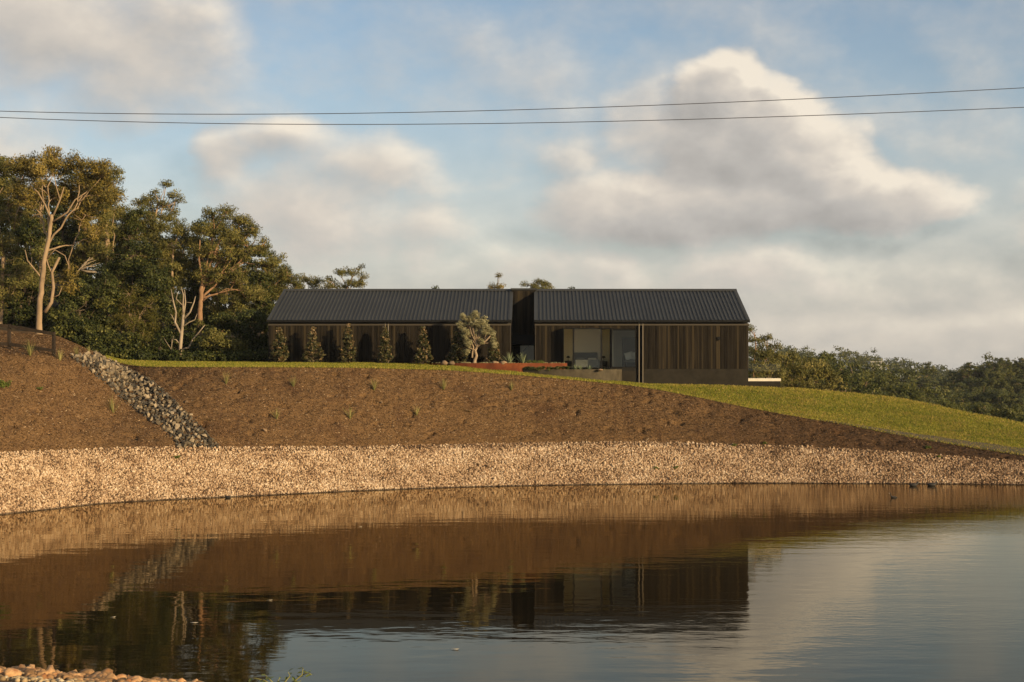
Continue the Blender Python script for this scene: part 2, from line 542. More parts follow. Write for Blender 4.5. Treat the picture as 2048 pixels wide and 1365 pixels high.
tag(o, 'leaf littered ground under the forest and down into the valley', 'ground', kind='structure')

# far wooded ridges on the right
def ridge(name, label, cols, D0, Dt, z0, tops, back):
    xs = np.arange(cols[0], cols[1] + 1, 20.0)
    yt = np.interp(xs, [p[0] for p in tops], [p[1] for p in tops])
    rows = []
    for t in np.linspace(0, 1, 15):
        D = D0 + (Dt - D0) * t
        zt = H - (yt - CY) * Dt / F
        z = z0 + (zt - z0) * (t ** 1.25)
        rows.append(np.stack([(xs - CX) * D / F, np.full_like(xs, D), z + 1.5 * np.sin(xs / 47 + 9 * t) * t], -1))
    for t in (.35, 1.0):
        D = Dt + back * t
        rows.append(np.stack([(xs - CX) * D / F, np.full_like(xs, D), rows[14][:, 2] * (1 - t) + z0 * t], -1))
    g = np.stack(rows); walkable(g)
    o = obj(name, mesh_np(name, g.reshape(-1, 3), grid_faces(*g.shape[:2]), M['soil'], True))
    tag(o, label, 'hill', kind='structure')
    return g
g_far = ridge('far_hill', 'long wooded ridge across the valley behind the lawn', (1380, 2700), 330, 620, -16,
              [(1380, 738), (1500, 736), (1580, 732), (1660, 743), (1760, 758), (1860, 772), (1940, 782), (2100, 788), (2700, 786)], 250)
g_near = ridge('near_hill', 'darker wooded spur beyond the grass hill at the frame edge', (1800, 2900), 240, 360, -14,
               [(1800, 860), (1870, 835), (1930, 805), (1990, 788), (2050, 782), (2300, 765), (2900, 740)], 160)

# near bank: the dam wall the camera stands on
nb_x = np.arange(-45, 46, .75)
shoreD = np.interp(nb_x, [-45, -11, -6.3, -4.6, 0, 10, 45], [29.5, 27.2, 25.75, 25.1, 24.3, 24.1, 26.5])
rows = []
for t in np.linspace(0, 1, 30):
    D = (shoreD + 1.5) * (1 - t) + 1.0 * t
    z = np.minimum(4.72, (shoreD - D) * .215)
    rows.append(np.stack([nb_x, D, z], -1))
g_nb = np.stack(rows); walkable(g_nb)
near_bank = obj('near_bank', mesh_np('near_bank', g_nb.reshape(-1, 3), grid_faces(*g_nb.shape[:2])[:, ::-1], M['gravel_bed'], True))
tag(near_bank, 'stony near bank of the pond poking into the bottom corner', 'bank', kind='structure')
bv = np.array([(-400, 1, 4.6), (400, 1, 4.6), (400, -400, 4.6), (-400, -400, 4.6)])
o = obj('dam_top', mesh_np('dam_top', bv, np.array([(3, 2, 1, 0)]), M['soil']))
tag(o, 'flat ground on top of the dam wall', 'ground', kind='structure')

BVH = BVHTree.FromPolygons([Vector(v) for v in np.concatenate(ALL_V)], [tuple(int(i) for i in f) for f in np.concatenate(ALL_F)])
def ground(x, y):
    h = BVH.ray_cast(Vector((x, y, 400)), Vector((0, 0, -1)))
    return h[0].z if h[0] is not None else -18.0
def hit(px, py):
    """where the sight line through a photo pixel meets the ground"""
    d = P(px, py, 1.0) - Vector((0, 0, H))
    h = BVH.ray_cast(Vector((0, 0, H)), d.normalized())
    return (h[0], h[1]) if h[0] is not None else (None, None)

# ------------------------------------------------------------------ pond
mw = bpy.data.materials.new('water'); mw.use_nodes = True
t = mw.node_tree; t.nodes.clear(); N = NB(t)
gp = N.n('ShaderNodeNewGeometry').outputs['Position']
sp = N.n('ShaderNodeSeparateXYZ'); t.links.new(gp, sp.inputs[0])
long_ = N.noise(N.vm('MULTIPLY', gp, (.35, 1.0, 1)), 1.15, 3, .5)
fine = N.noise(N.vm('MULTIPLY', gp, (.45, 1.0, 1)), 5.5, 3, .55)
breeze = N.noise(N.vm('MULTIPLY', gp, (.5, 1.0, 1)), .085, 3, .5)
right = N.smooth(sp.outputs[0], -4, 30)                       # the breeze reaches the right half of the pond
amp = N.m('MULTIPLY', N.smooth(breeze, .42, .62, .25, 1.0), N.m('MULTIPLY_ADD', right, 3.0, .30))
hgt = N.m('ADD', N.m('MULTIPLY', long_, .0075), N.m('MULTIPLY', N.m('MULTIPLY', fine, amp), .0034))
bmp = N.n('ShaderNodeBump'); bmp.inputs['Strength'].default_value = 1.0; bmp.inputs['Distance'].default_value = 1.0
t.links.new(hgt, bmp.inputs['Height'])
body = N.n('ShaderNodeBsdfDiffuse'); body.inputs[0].default_value = (.010, .0075, .004, 1)
refl = N.n('ShaderNodeBsdfGlossy'); refl.inputs['Roughness'].default_value = .02
refl.inputs[0].default_value = (1.0, .90, .72, 1)                # warm golden tone put into the reflection colour itself
t.links.new(bmp.outputs[0], refl.inputs['Normal'])
fre = N.n('ShaderNodeFresnel'); fre.inputs[0].default_value = 1.38
t.links.new(bmp.outputs[0], fre.inputs['Normal'])
wm = N.n('ShaderNodeMixShader'); t.links.new(fre.outputs[0], wm.inputs[0]); t.links.new(body.outputs[0], wm.inputs[1]); t.links.new(refl.outputs[0], wm.inputs[2])
om = N.n('ShaderNodeOutputMaterial'); t.links.new(wm.outputs[0], om.inputs[0])
wv = np.array([(-120, 8, 0), (120, 8, 0), (120, 78, 0), (-120, 78, 0)])
o = obj('pond_water', mesh_np('pond_water', wv, np.array([(0, 1, 2, 3)]), mw))
tag(o, 'still brown pond mirroring the slope, house and clouds', 'pond', kind='structure')

# ------------------------------------------------------------------ loose stone helpers
def ico():
    g = (1 + 5 ** .5) / 2
    v = np.array([(-1, g, 0), (1, g, 0), (-1, -g, 0), (1, -g, 0), (0, -1, g), (0, 1, g), (0, -1, -g), (0, 1, -g), (g, 0, -1), (g, 0, 1), (-g, 0, -1), (-g, 0, 1)], float)
    v /= np.linalg.norm(v[0])
    f = np.array([(0, 11, 5), (0, 5, 1), (0, 1, 7), (0, 7, 10), (0, 10, 11), (1, 5, 9), (5, 11, 4), (11, 10, 2), (10, 7, 6), (7, 1, 8), (3, 9, 4), (3, 4, 2), (3, 2, 6), (3, 6, 8), (3, 8, 9), (4, 9, 5), (2, 4, 11), (6, 2, 10), (8, 6, 7), (9, 8, 1)])
    return v, f
ICO_V, ICO_F = ico()
def rand_rot(n):
    q = RNG.normal(size=(n, 4)); q /= np.linalg.norm(q, axis=1)[:, None]
    w, x, y, z = q.T
    return np.stack([1 - 2 * (y * y + z * z), 2 * (x * y - z * w), 2 * (x * z + y * w), 2 * (x * y + z * w), 1 - 2 * (x * x + z * z), 2 * (y * z - x * w),
                     2 * (x * z - y * w), 2 * (y * z + x * w), 1 - 2 * (x * x + y * y)], -1).reshape(n, 3, 3)
CUB_V = np.array([(x, y, z) for z in (-1, 1) for y in (-1, 1) for x in (-1, 1)], float) * .68
CUB_F = np.array([(0, 2, 1), (1, 2, 3), (4, 5, 6), (5, 7, 6), (0, 1, 4), (1, 5, 4), (2, 6, 3), (3, 6, 7), (0, 4, 2), (2, 4, 6), (1, 3, 5), (3, 7, 5)])
def chunks(pos, size, jit=.26, flat=.75):
    n = len(pos)
    v = CUB_V[None] * (1 + RNG.uniform(-jit, jit, (n, 8, 3)))
    sc = np.stack([size * RNG.uniform(.85, 1.3, n), size * RNG.uniform(.75, 1.1, n), size * RNG.uniform(flat - .15, flat + .2, n)], -1)
    v = np.einsum('nij,nkj->nki', rand_rot(n), v * sc[:, None, :]) + pos[:, None, :]
    f = (CUB_F[None] + 8 * np.arange(n)[:, None, None]).reshape(-1, 3)
    return v.reshape(-1, 3), f
def stones(pos, size, jit=.18, flat=.65):
    n = len(pos)
    v = ICO_V[None] * (1 + RNG.uniform(-jit, jit, (n, 12, 1)))
    sc = np.stack([size * RNG.uniform(.85, 1.3, n), size * RNG.uniform(.75, 1.05, n), size * RNG.uniform(flat - .12, flat + .2, n)], -1)
    v = v * sc[:, None, :]
    v = np.einsum('nij,nkj->nki', rand_rot(n), v) + pos[:, None, :]
    f = (ICO_F[None] + 12 * np.arange(n)[:, None, None]).reshape(-1, 3)
    return v.reshape(-1, 3), f
def scatter_grid(g, n, r0=0, r1=None, c0=0, c1=None):
    """n random points spread by area over part of a (rows, cols, 3) grid, with their (row, col) place"""
    r1 = g.shape[0] - 1 if r1 is None else r1; c1 = g.shape[1] - 1 if c1 is None else c1
    a = g[r0:r1, c0:c1]; b = g[r0:r1, c0 + 1:c1 + 1]; c = g[r0 + 1:r1 + 1, c0:c1]; d = g[r0 + 1:r1 + 1, c0 + 1:c1 + 1]
    ar = np.linalg.norm(np.cross(b - a, c - a), axis=-1).ravel()
    k = RNG.choice(len(ar), n, p=ar / ar.sum())
    u = RNG.random(n)[:, None]; w = RNG.random(n)[:, None]
    A, B, C, D = (q.reshape(-1, 3)[k] for q in (a, b, c, d))
    pos = (A * (1 - u) + B * u) * (1 - w) + (C * (1 - u) + D * u) * w
    nrm = np.cross(B - A, C - A); nrm /= np.linalg.norm(nrm, axis=1)[:, None] + 1e-9
    nrm *= np.sign(nrm[:, 2:3] + 1e-9)
    return pos, nrm, k // a.shape[1] + r0, k % a.shape[1] + c0

# cobbles on the far bank (tens of thousands: one mass of stuff)
cA, cB = int((-90 + 700) / 6), int((2140 + 700) / 6)
npeb = 120000
pos, nrm, rr, cc = scatter_grid(g_gravel, npeb, 2, None, cA, cB)
sz = np.clip(RNG.lognormal(math.log(.034), .28, npeb), .018, .08)
pos = pos + nrm * (sz * RNG.uniform(-.2, .9, npeb))[:, None]
# ragged upper edge spilling on to the mulch
pos[:, 1] += np.where(rr > g_gravel.shape[0] - 3, RNG.uniform(-.1, .22, npeb), 0)
patch = np.array([fn(p_[0], p_[1] * 2, p_[2] * 2, .55, 4) for p_ in pos])
tn = np.clip(RNG.beta(2.0, 2.0, npeb) + .30 * patch - np.interp(pos[:, 0], [4, 26], [0, .22]), 0, 1)
pm = bpy.data.meshes.new('bank_cobbles'); pm.vertices.add(npeb); pm.vertices.foreach_set('co', pos.astype(np.float32).ravel())
pm.attributes.new('tint', 'FLOAT', 'POINT').data.foreach_set('value', tn.astype(np.float32))
sv = np.stack([sz * RNG.uniform(.9, 1.5, npeb), sz * RNG.uniform(.75, 1.1, npeb), sz * RNG.uniform(.5, .95, npeb)], -1)
pm.attributes.new('size', 'FLOAT_VECTOR', 'POINT').data.foreach_set('vector', sv.astype(np.float32).ravel())
pm.attributes.new('turn', 'FLOAT_VECTOR', 'POINT').data.foreach_set('vector', RNG.uniform(0, 6.283, (npeb, 3)).astype(np.float32).ravel())
pm.update(); pm.materials.append(M['bank_cobble'])
o = obj('bank_cobbles', pm)
ng = bpy.data.node_groups.new('cobbles', 'GeometryNodeTree')
ng.interface.new_socket('Geometry', in_out='INPUT', socket_type='NodeSocketGeometry'); ng.interface.new_socket('Geometry', in_out='OUTPUT', socket_type='NodeSocketGeometry')
gi = ng.nodes.new('NodeGroupInput'); go = ng.nodes.new('NodeGroupOutput')
ic = ng.nodes.new('GeometryNodeMeshIcoSphere'); ic.inputs['Radius'].default_value = 1.0; ic.inputs['Subdivisions'].default_value = 1
sm_ = ng.nodes.new('GeometryNodeSetMaterial'); sm_.inputs['Material'].default_value = M['bank_cobble']
ip = ng.nodes.new('GeometryNodeInstanceOnPoints')
na = ng.nodes.new('GeometryNodeInputNamedAttribute'); na.data_type = 'FLOAT_VECTOR'; na.inputs['Name'].default_value = 'size'
nt = ng.nodes.new('GeometryNodeInputNamedAttribute'); nt.data_type = 'FLOAT_VECTOR'; nt.inputs['Name'].default_value = 'turn'
er = ng.nodes.new('FunctionNodeEulerToRotation')
for a_, b_ in ((gi.outputs[0], ip.inputs['Points']), (ic.outputs[0], sm_.inputs[0]), (sm_.outputs[0], ip.inputs['Instance']), (na.outputs[0], ip.inputs['Scale']), (nt.outputs[0], er.inputs[0]), (er.outputs[0], ip.inputs['Rotation']), (ip.outputs[0], go.inputs[0])):
    ng.links.new(a_, b_)
md = o.modifiers.new('cobbles', 'NODES'); md.node_group = ng
tag(o, 'thick layer of tan and cream cobbles along the far waterline', 'gravel', kind='stuff')

# bark chips and twigs over the mulch
nch = 115000
pos, nrm, rr, cc = scatter_grid(gm, nch, 0, None, int((-60 + 700) / 6), int((2100 + 700) / 6))
L = RNG.uniform(.018, .065, nch) * np.where(RNG.random(nch) < .05, 1.8, 1) * np.where(RNG.random(nch) < .004, 2.6, 1); Wd = RNG.uniform(.008, .020, nch)
th = RNG.uniform(0, 2 * np.pi, nch)
a = np.stack([np.cos(th), np.sin(th) * .7, RNG.normal(.25, .35, nch)], -1); a /= np.linalg.norm(a, axis=1)[:, None]
b = np.cross(nrm, a); b /= np.linalg.norm(b, axis=1)[:, None] + 1e-9
b = b + nrm * RNG.normal(0, .5, nch)[:, None]
p0 = pos + nrm * .015
v = np.stack([p0 - a * L[:, None] - b * Wd[:, None], p0 + a * L[:, None] - b * Wd[:, None] * .6, p0 + a * L[:, None] + b * Wd[:, None], p0 - a * L[:, None] + b * Wd[:, None] * .7], 1).reshape(-1, 3)
dark = np.interp(pos[:, 0], [2, 14, 26], [0, .16, .34])
tn = np.clip(RNG.beta(1.3, 2.2, nch) - dark, 0, 1)
o = obj('bark_mulch', mesh_np('bark_mulch', v, np.arange(nch * 4).reshape(-1, 4), M['mulch_chip'], False, tn))
tag(o, 'shredded bark chips and twigs lying over the brown slope', 'mulch', kind='stuff')

# grass blades over the lawn
def blades(n, g, c0, c1, hmin, hmax, tint_f, r0=0, r1=None):
    pos, nrm, rr, cc = scatter_grid(g, n, r0, r1, c0, c1)
    pos[:, 1] -= np.where(rr == 0, RNG.uniform(0, .22, n), 0)      # ragged edge over the mulch
    hh = RNG.uniform(hmin, hmax, n); wd = RNG.uniform(.010, .022, n)
    th = RNG.uniform(0, 2 * np.pi, n); lean = RNG.normal(0, .45, (n, 2))
    side = np.stack([np.cos(th), np.sin(th), np.zeros(n)], -1) * wd[:, None]
    tip = np.stack([lean[:, 0], lean[:, 1], np.ones(n)], -1) * hh[:, None]
    v = np.stack([pos - side, pos + side, pos + tip], 1).reshape(-1, 3)
    return v, np.arange(n * 3).reshape(-1, 3), tint_f(pos, rr, n)
def lawn_tint(pos, rr, n):
    base = RNG.beta(2.2, 2.6, n)
    big = np.array([fn(p[0] * .6, p[1] * 1.6, 0, .45, 3) for p in pos[::8]]); big = np.repeat(big, 8)[:n]
    crest = np.interp(rr, [0, 2, 5, 14, 26], [.16, .10, -.12, -.04, .30])
    return np.clip(base + big * .95 + crest * np.clip((pos[:, 0] + 2) / 10, .35, 1), 0, 1)
nb = 190000
v, f, tn = blades(nb, g_lawn, c0, int((2130 + 700) / 6), .035, .12, lawn_tint)
o = obj('lawn_grass', mesh_np('lawn_grass', v, f, M['grass_blade'], False, tn))
tag(o, 'short green and straw coloured grass covering the lawn', 'grass', kind='stuff')

# ------------------------------------------------------------------ the black house
M['board'] = mat('charred_board', (.0135, .0105, .0072), .82, .10, var=(1.1, .55, (9, 9, .35)), rnd=.42, streak=(.046, .034, .018), bump=(30, .35, .01))
M['board_dark'] = mat('charred_wall', (.008, .007, .006), .8, .25, var=(3, .3))
M['render'] = mat('dark_render', (.0175, .0145, .0098), .85, .2, var=(2.2, .30), bump=(35, .2, .01))
M['roof'] = mat('roof_steel', (.030, .031, .030), .60, .35, var=(.5, .12), rnd=.05)
M['steel'] = mat('black_steel', (.006, .006, .006), .65, .15)
M['pipe'] = mat('pipe_steel', (.15, .125, .09), .45, .5)
M['board_trim'] = mat('trim_steel', (.055, .045, .033), .6, .3)
M['inner'] = mat('interior_paint', (.86, .80, .66), .9, .1)
M['inner_floor'] = mat('interior_floor', (.45, .36, .25), .5, .3)
M['court'] = mat('court_wall', (.82, .73, .54), .9, .1)

mg = bpy.data.materials.new('window_glass'); mg.use_nodes = True
t = mg.node_tree; t.nodes.clear(); N = NB(t)
fr = N.n('ShaderNodeFresnel'); fr.inputs[0].default_value = 1.45
gl_ = N.n('ShaderNodeBsdfGlossy'); gl_.inputs['Roughness'].default_value = .01; gl_.inputs[0].default_value = (.9, .95, .95, 1)
tr = N.n('ShaderNodeBsdfTransparent'); tr.inputs[0].default_value = (.98, .99, .95, 1)
ms = N.n('ShaderNodeMixShader'); t.links.new(N.m('MULTIPLY_ADD', fr.outputs[0], .6, .0), ms.inputs[0])
t.links.new(tr.outputs[0], ms.inputs[1]); t.links.new(gl_.outputs[0], ms.inputs[2])
om = N.n('ShaderNodeOutputMaterial'); t.links.new(ms.outputs[0], om.inputs[0])
M['glass'] = mg

YF = 83.0                         # facade plane
S = YF / F
def fx(x): return (x - CX) * S    # photo x on the facade -> X
def fz(y): return H - (y - CY) * S
XL0, XL1, XR0, XR1 = fx(536.5), fx(1021.5), fx(1070.5), fx(1496.5)
ZE, ZEAVE = fz(647), fz(641.5)    # fascia bottom, roof edge
YE, YR = 82.78, 88.3              # eave edge, ridge line
ZR = H + (CY - 581.5) * YR / F
YB = YR + (YR - YE)
ZB = 4.3
ZPL = fz(738.5)                   # top of the dark plinth
house = empty('house', (fx(1046), YF, fz(760)), 'long low black house of charred boards with two gabled ribbed metal roofs', 'house')
def hp(name, mb, m, parent=None, smooth=False, bevel=0.0):
    o = mb.build(name, m, None, smooth, bevel)
    par = parent or house
    o.parent = par
    o.matrix_parent_inverse = Matrix.Translation(-Vector(house.location)) if par is house else par.matrix_parent_inverse.copy()
    return o
HINV = Matrix.Translation(-Vector(house.location))
def hchild(o, par=None):
    o.parent = par or house
    o.matrix_parent_inverse = HINV if par is None else Matrix.Identity(4)
    return o

# --- window and recess positions
WX0, WX1, WZ0, WZ1 = fx(1127.5), fx(1222), fz(735.5), fz(658.5)
GX0, GX1 = fx(1223.5), fx(1272)
NX0, NX1 = fx(1272), fx(1287)
LNX0, LNX1 = fx(765.5), fx(777.5)
T = .22
# --- walls (structural shell, 22 cm thick, behind the boards)
w = MB()
w.box(XL0, LNX0, YF, YF + T, ZB, ZE); w.box(LNX0, LNX1, YF + .28, YF + .28 + T, ZB, ZE); w.box(LNX1, XL1, YF, YF + T, ZB, ZE)
w.box(XR0, WX0, YF, YF + T, ZB, ZE)
w.box(WX0, GX1, YF, YF + T, WZ1, ZE); w.box(WX0, GX1, YF, YF + T, ZB, WZ0)
w.box(NX0, NX1, YF + .30, YF + .30 + T, ZB, ZE)
w.box(NX1, XR1, YF, YF + T, ZB, ZE)
w.box(GX1 - .02, NX0, YF + .003, YF + .5, ZB, ZE - .003); w.box(NX1, NX1 + .05, YF + .003, YF + .5, ZB, ZE - .003)
hp('wall', w, M['board_dark'])
w = MB()                          # gable ends and back walls
for (x0, x1) in ((XL0, XL0 + T), (XL1 - T, XL1), (XR0, XR0 + T), (XR1 - T, XR1)):
    prof = [(YF + T + .002, ZB), (YB - .24, ZB), (YB - .24, ZE + .06), (YR, ZR - .12), (YF + T + .002, ZE + .12)]
    w.prism(prof, (x0, x1))
for (x0, x1) in ((XL0 + T, XL1 - T), (XR0 + T, XR1 - T)):
    w.box(x0, x1, YB - .46, YB - .24, ZB, ZE)
hp('gable_wall', w, M['board_dark'])

# --- cladding boards, one object each
def board_mesh(w_, h_):
    m = MB(); e = .006
    prof = [(0, 0), (0, .022 - e), (e, .022), (w_ - e, .022), (w_, .022 - e), (w_, 0)]   # (x, proud)
    n = len(m.v)
    for z in (0, h_):
        m.v += [(px_, -py_, z) for (px_, py_) in prof]
    k = len(prof)
    for i in range(k - 1):
        m.f.append((n + i, n + i + 1, n + k + i + 1, n + k + i))
    m.f.append(tuple(n + k + i for i in range(k))); m.f.append(tuple(n + i for i in range(k - 1, -1, -1)))
    return m.mesh('cladding_board', M['board'])
def clad(x0, x1, z0, z1, y, pitch=.165):
    n = max(1, round((x1 - x0) / pitch)); pw = (x1 - x0) / n
    me = board_mesh(pw - .008, z1 - z0)
    for i in range(n):
        o = obj('cladding_board', me, None, (x0 + i * pw + .004, y - random.choice((0, .002, .004, .010)), z0))
        hchild(o)
ZBD = ZPL + .015
zlow = fz(735)
clad(XL0 + .02, LNX0, zlow - .2, ZE - .01, YF - .002, .140)
clad(LNX1, XL1 - .02, zlow - .2, ZE - .01, YF - .002, .140)
clad(XR0 + .02, WX0 - .02, ZBD, ZE - .01, YF - .002, .118)
clad(WX0 - .02, GX1 - .02, WZ1 + .03, ZE - .01, YF - .002, .118)
clad(NX1 + .01, XR1 - .02, ZBD, ZE - .01, YF - .002, .118)
# plinth of dark render under the right wing
w = MB(); w.box(NX1 + .012, XR1 - .004, YF - .028, YF - .002, ZB, ZPL); w.box(XR0 + .01, GX1 - .025, YF - .026, YF - .002, ZB, ZPL - .12)
hp('plinth', w, M['render'])
# corner posts catching the light
w = MB(); w.box(XL1 - .02, XL1 + .006, YF - .035, YF + .05, ZB, ZE - .012); w.box(XR0 - .006, XR0 + .02, YF - .035, YF + .05, ZB, ZE - .012); w.box(XR1 - .02, XR1 + .006, YF - .035, YF + .05, ZPL, ZE - .012)
hp('corner_trim', w, M['board_trim'])

# --- roofs: ribbed sheets, one object each
slope_len = math.hypot(YR - YE, ZR - ZEAVE); slope_ang = math.atan2(ZR - ZEAVE, YR - YE)
def sheet_mesh(width, ribs=3):
    m = MB(); pit = width / ribs; prof = []
    for r in range(ribs):
        a = r * pit
        prof += [(a, 0), (a + pit * .66, 0), (a + pit * .72, .058), (a + pit * .88, .058), (a + pit * .94, 0)]
    prof.append((width - .002, 0))
    n = len(prof)
    for L_ in (0, slope_len):
        m.v += [(x, L_, z) for (x, z) in prof]
    for i in range(n - 1):
        m.f.append((i, i + 1, n + i + 1, n + i))
    return m.mesh('roof_sheet', M['roof'])
def roof(x0, x1, nsheet, mark):
    wd = (x1 - x0 - .30) / nsheet
    me = sheet_mesh(wd)
    for i in range(nsheet):
        o = obj('roof_sheet', me, None, (x0 + .15 + i * wd, YE, ZEAVE), (slope_ang, 0, 0))
        hchild(o)
    c, s_ = math.cos(slope_ang), math.sin(slope_ang)
    def sl(d, up): return (YE + d * c - up * s_, ZEAVE + d * s_ + up * c)
    for xa, xb in ((x0 - .02, x0 + .16), (x1 - .16, x1 + .02)):          # barge flashings along both gable edges
        w = MB(); w.prism([sl(-.02, -.14), sl(slope_len, -.14), sl(slope_len, .058), sl(-.02, .058)], (xa, xb))
        hp('barge_flashing', w, M['roof'])
    w = MB()                                                               # ridge cap
    ya, za = sl(slope_len - .20, .062); w.prism([(ya, za), (YR, ZR + .115), (2 * YR - ya, za), (2 * YR - ya, za - .03), (YR, ZR + .05), (ya, za - .03)], (x0 - .025, x1 + .025))
    hp('ridge_cap', w, M['roof'])
    w = MB()                                                               # far slope and underside, closing the roof
    w.prism([(YE + .05, ZEAVE - .03), (YR, ZR - .03), (YB - .02, ZEAVE - .03), (YB - .02, ZEAVE + .03), (YR, ZR + .045), (YR, ZR - .012), (YE + .05, ZEAVE - .012)], (x0 + .01, x1 - .01))
    hp('roof_deck', w, M['roof'])
    w = MB()                                                               # box gutter along the eave
    w.box(x0 - .015, x1 + .015, YE - .11, YE + .03, ZEAVE - .125, ZEAVE + .012)
    hp('gutter', w, M['steel'], bevel=.012)
    w = MB(); w.box(x0 + .01, x1 - .01, YF - .05, YF - .024, ZE - .14, ZE - .012)
    hp('head_flashing', w, M['board_trim'])
roof(XL0 - .02, XL1 + .05, 21, 'left')
roof(XR0 - .05, XR1 + .05, 18, 'right')

# --- paired downpipes in dark recesses
for (xa, base) in ((fx(1278), 5.05), (fx(1285.5), 5.05), (fx(770.5), 6.3), (fx(776.5), 6.3)):
    w = MB(); w.box(xa - .032, xa + .032, YF - .07, YF - .006, base - .4, ZE + .05)
    dp = hp('downpipe', w, M['pipe'], bevel=.012)

# --- link between the two wings: recessed board wall, slab over a low glazed opening
YLK = 87.9
SL = YLK / F
lz = lambda y: H - (y - CY) * SL
lx = lambda x: (x - CX) * SL
OX0, OX1, OZ0, OZ1 = lx(1039.5), lx(1068.5), lz(722), lz(690)
w = MB()
w.box(XL1 + .01, OX0, YLK, YLK + .2, ZB, ZR + .03); w.box(OX1, XR0 - .01, YLK, YLK + .2, ZB, ZR + .03)
w.box(OX0, OX1, YLK, YLK + .2, OZ1, ZR + .03); w.box(OX0, OX1, YLK, YLK + .2, ZB, OZ0)
hp('link_wall', w, M['board_dark'])
clad(XL1 + .02, XR0 - .02, lz(671), ZR - .05, YLK - .004, .17)
w = MB(); w.box(XL1 - .1, XR0 + .1, YLK - .06, YLK + 3.0, ZR + .032, ZR + .13)
hp('link_roof', w, M['roof'])
w = MB(); w.box(XL1 + .004, XR0 - .004, 85.4, YLK - .05, lz(690), lz(672))
hp('canopy_beam', w, M['steel'])
w = MB(); w.box(OX0 - .03, OX0 + .03, YLK - .05, YLK + .05, OZ0, OZ1); w.box(OX1 - .03, OX1 + .03, YLK - .05, YLK + .05, OZ0, OZ1); w.box(OX0 + .03, OX1 - .03, YLK - .05, YLK + .05, OZ1 - .05, OZ1); w.box(lx(1033.5), lx(1034.5), YLK - .12, YLK - .06, lz(725), lz(690))
fr_ = hp('window', w, M['steel'])
w = MB(); w.box(OX0 + .03, OX1 - .03, YLK - .006, YLK + .006, OZ0, OZ1 - .05)
pn = w.build('pane', M['glass']); pn.parent = fr_; pn.matrix_parent_inverse = HINV.copy() if False else Matrix.Identity(4)
fr_['label'] = 'low window at the back of the gap between the wings'
# pale courtyard wall seen through it, open to the sky, with a bar standing in for the diagonal shadow
w = MB(); w.box(-2.6, 1.2, 92.6, 92.8, 4.5, 9.4)
hp('courtyard_wall', w, M['court'])
w = MB(); w.tube([(lx(1036) * 1.045, 92.5, lz(712)), (lx(1058) * 1.045, 92.5, lz(690))], [.05, .05], 4)
hp('shadow_bar', w, M['pipe'])

# --- the room behind the big windows
RX0, RX1, RY1, RZ0, RZ1 = XR0 + T + .02, fx(1330), 87.75, WZ0 - .02, ZE - .25
w = MB()
w.face([(RX0, RY1, RZ0), (RX1, RY1, RZ0), (RX1, RY1, RZ1), (RX0, RY1, RZ1)])
w.face([(RX0, YF + T, RZ0), (RX0, RY1, RZ0), (RX0, RY1, RZ1), (RX0, YF + T, RZ1)])
w.face([(RX1, RY1, RZ0), (RX1, YF + .6, RZ0), (RX1, YF + .6, RZ1), (RX1, RY1, RZ1)])
w.face([(RX0, YF + T, RZ1), (RX0, RY1, RZ1), (RX1, RY1, RZ1), (RX1, YF + T, RZ1)])
w.box(fx(1226), fx(1229), YF + 1.5, RY1 - .01, RZ0, RZ1 - .01)
hp('room_wall', w, M['inner'])
w = MB(); w.face([(RX0, YF + .02, RZ0), (RX1, YF + .02, RZ0), (RX1, RY1, RZ0), (RX0, RY1, RZ0)])
hp('room_floor', w, M['inner_floor'])

# --- projecting box window with louvres each side of a fixed pane
YBX = YF - .62
w = MB(); tk = .045
w.box(WX0 - tk, WX0, YBX, YF + .1, WZ0 - tk, WZ1 + tk); w.box(WX1, WX1 + tk, YBX, YF + .1, WZ0 - tk, WZ1 + tk)
w.box(WX0, WX1, YBX, YF + .1, WZ1, WZ1 + tk); w.box(WX0, WX1, YBX, YF + .1, WZ0 - tk, WZ0)
bw = hp('window', w, M['steel'])
bw['label'] = 'projecting black box window with louvres either side of a fixed pane'
def wchild(name, mb, m):
    o = mb.build(name, m); o.parent = bw; return o
mx1, mx2 = fx(1146.5), fx(1202)
w = MB()
for xm in (mx1, mx2): w.box(xm - .055, xm + .055, YBX + .06, YBX + .14, WZ0, WZ1)
wchild('mullion', w, M['steel'])
w = MB(); w.box(mx1 + .045, mx2 - .045, YBX + .095, YBX + .105, WZ0, WZ1)
wchild('pane', w, M['glass'])
for (xa, xb) in ((WX0 + .01, mx1 - .045), (mx2 + .045, WX1 - .12)):
    nl = 15; pit = (WZ1 - WZ0 - .12) / nl
    me = None
    for i in range(nl):
        zc = WZ0 + .06 + (i + .5) * pit
        if me is None:
            q = MB(); a_ = math.radians(-24); hy, hz = .085 * math.sin(a_), .085 * math.cos(a_)
            q.face([(xa, -hy, -hz), (xb, -hy, -hz), (xb, hy, hz), (xa, hy, hz)])
            q.face([(xa, hy + .006, hz), (xb, hy + .006, hz), (xb, -hy + .006, -hz), (xa, -hy + .006, -hz)])
            q.box(xa, xb, -hy - .004, -hy + .004, -hz - .004, -hz + .004)
            me = q.mesh('louvre_blade', M['glass'])
        ob = obj('louvre_blade', me, bw, (0, YBX + .10, zc))
w = MB(); w.box(WX1 - .12, WX1, YBX + .07, YBX + .12, WZ0, WZ1)
wchild('frame', w, M['steel'])
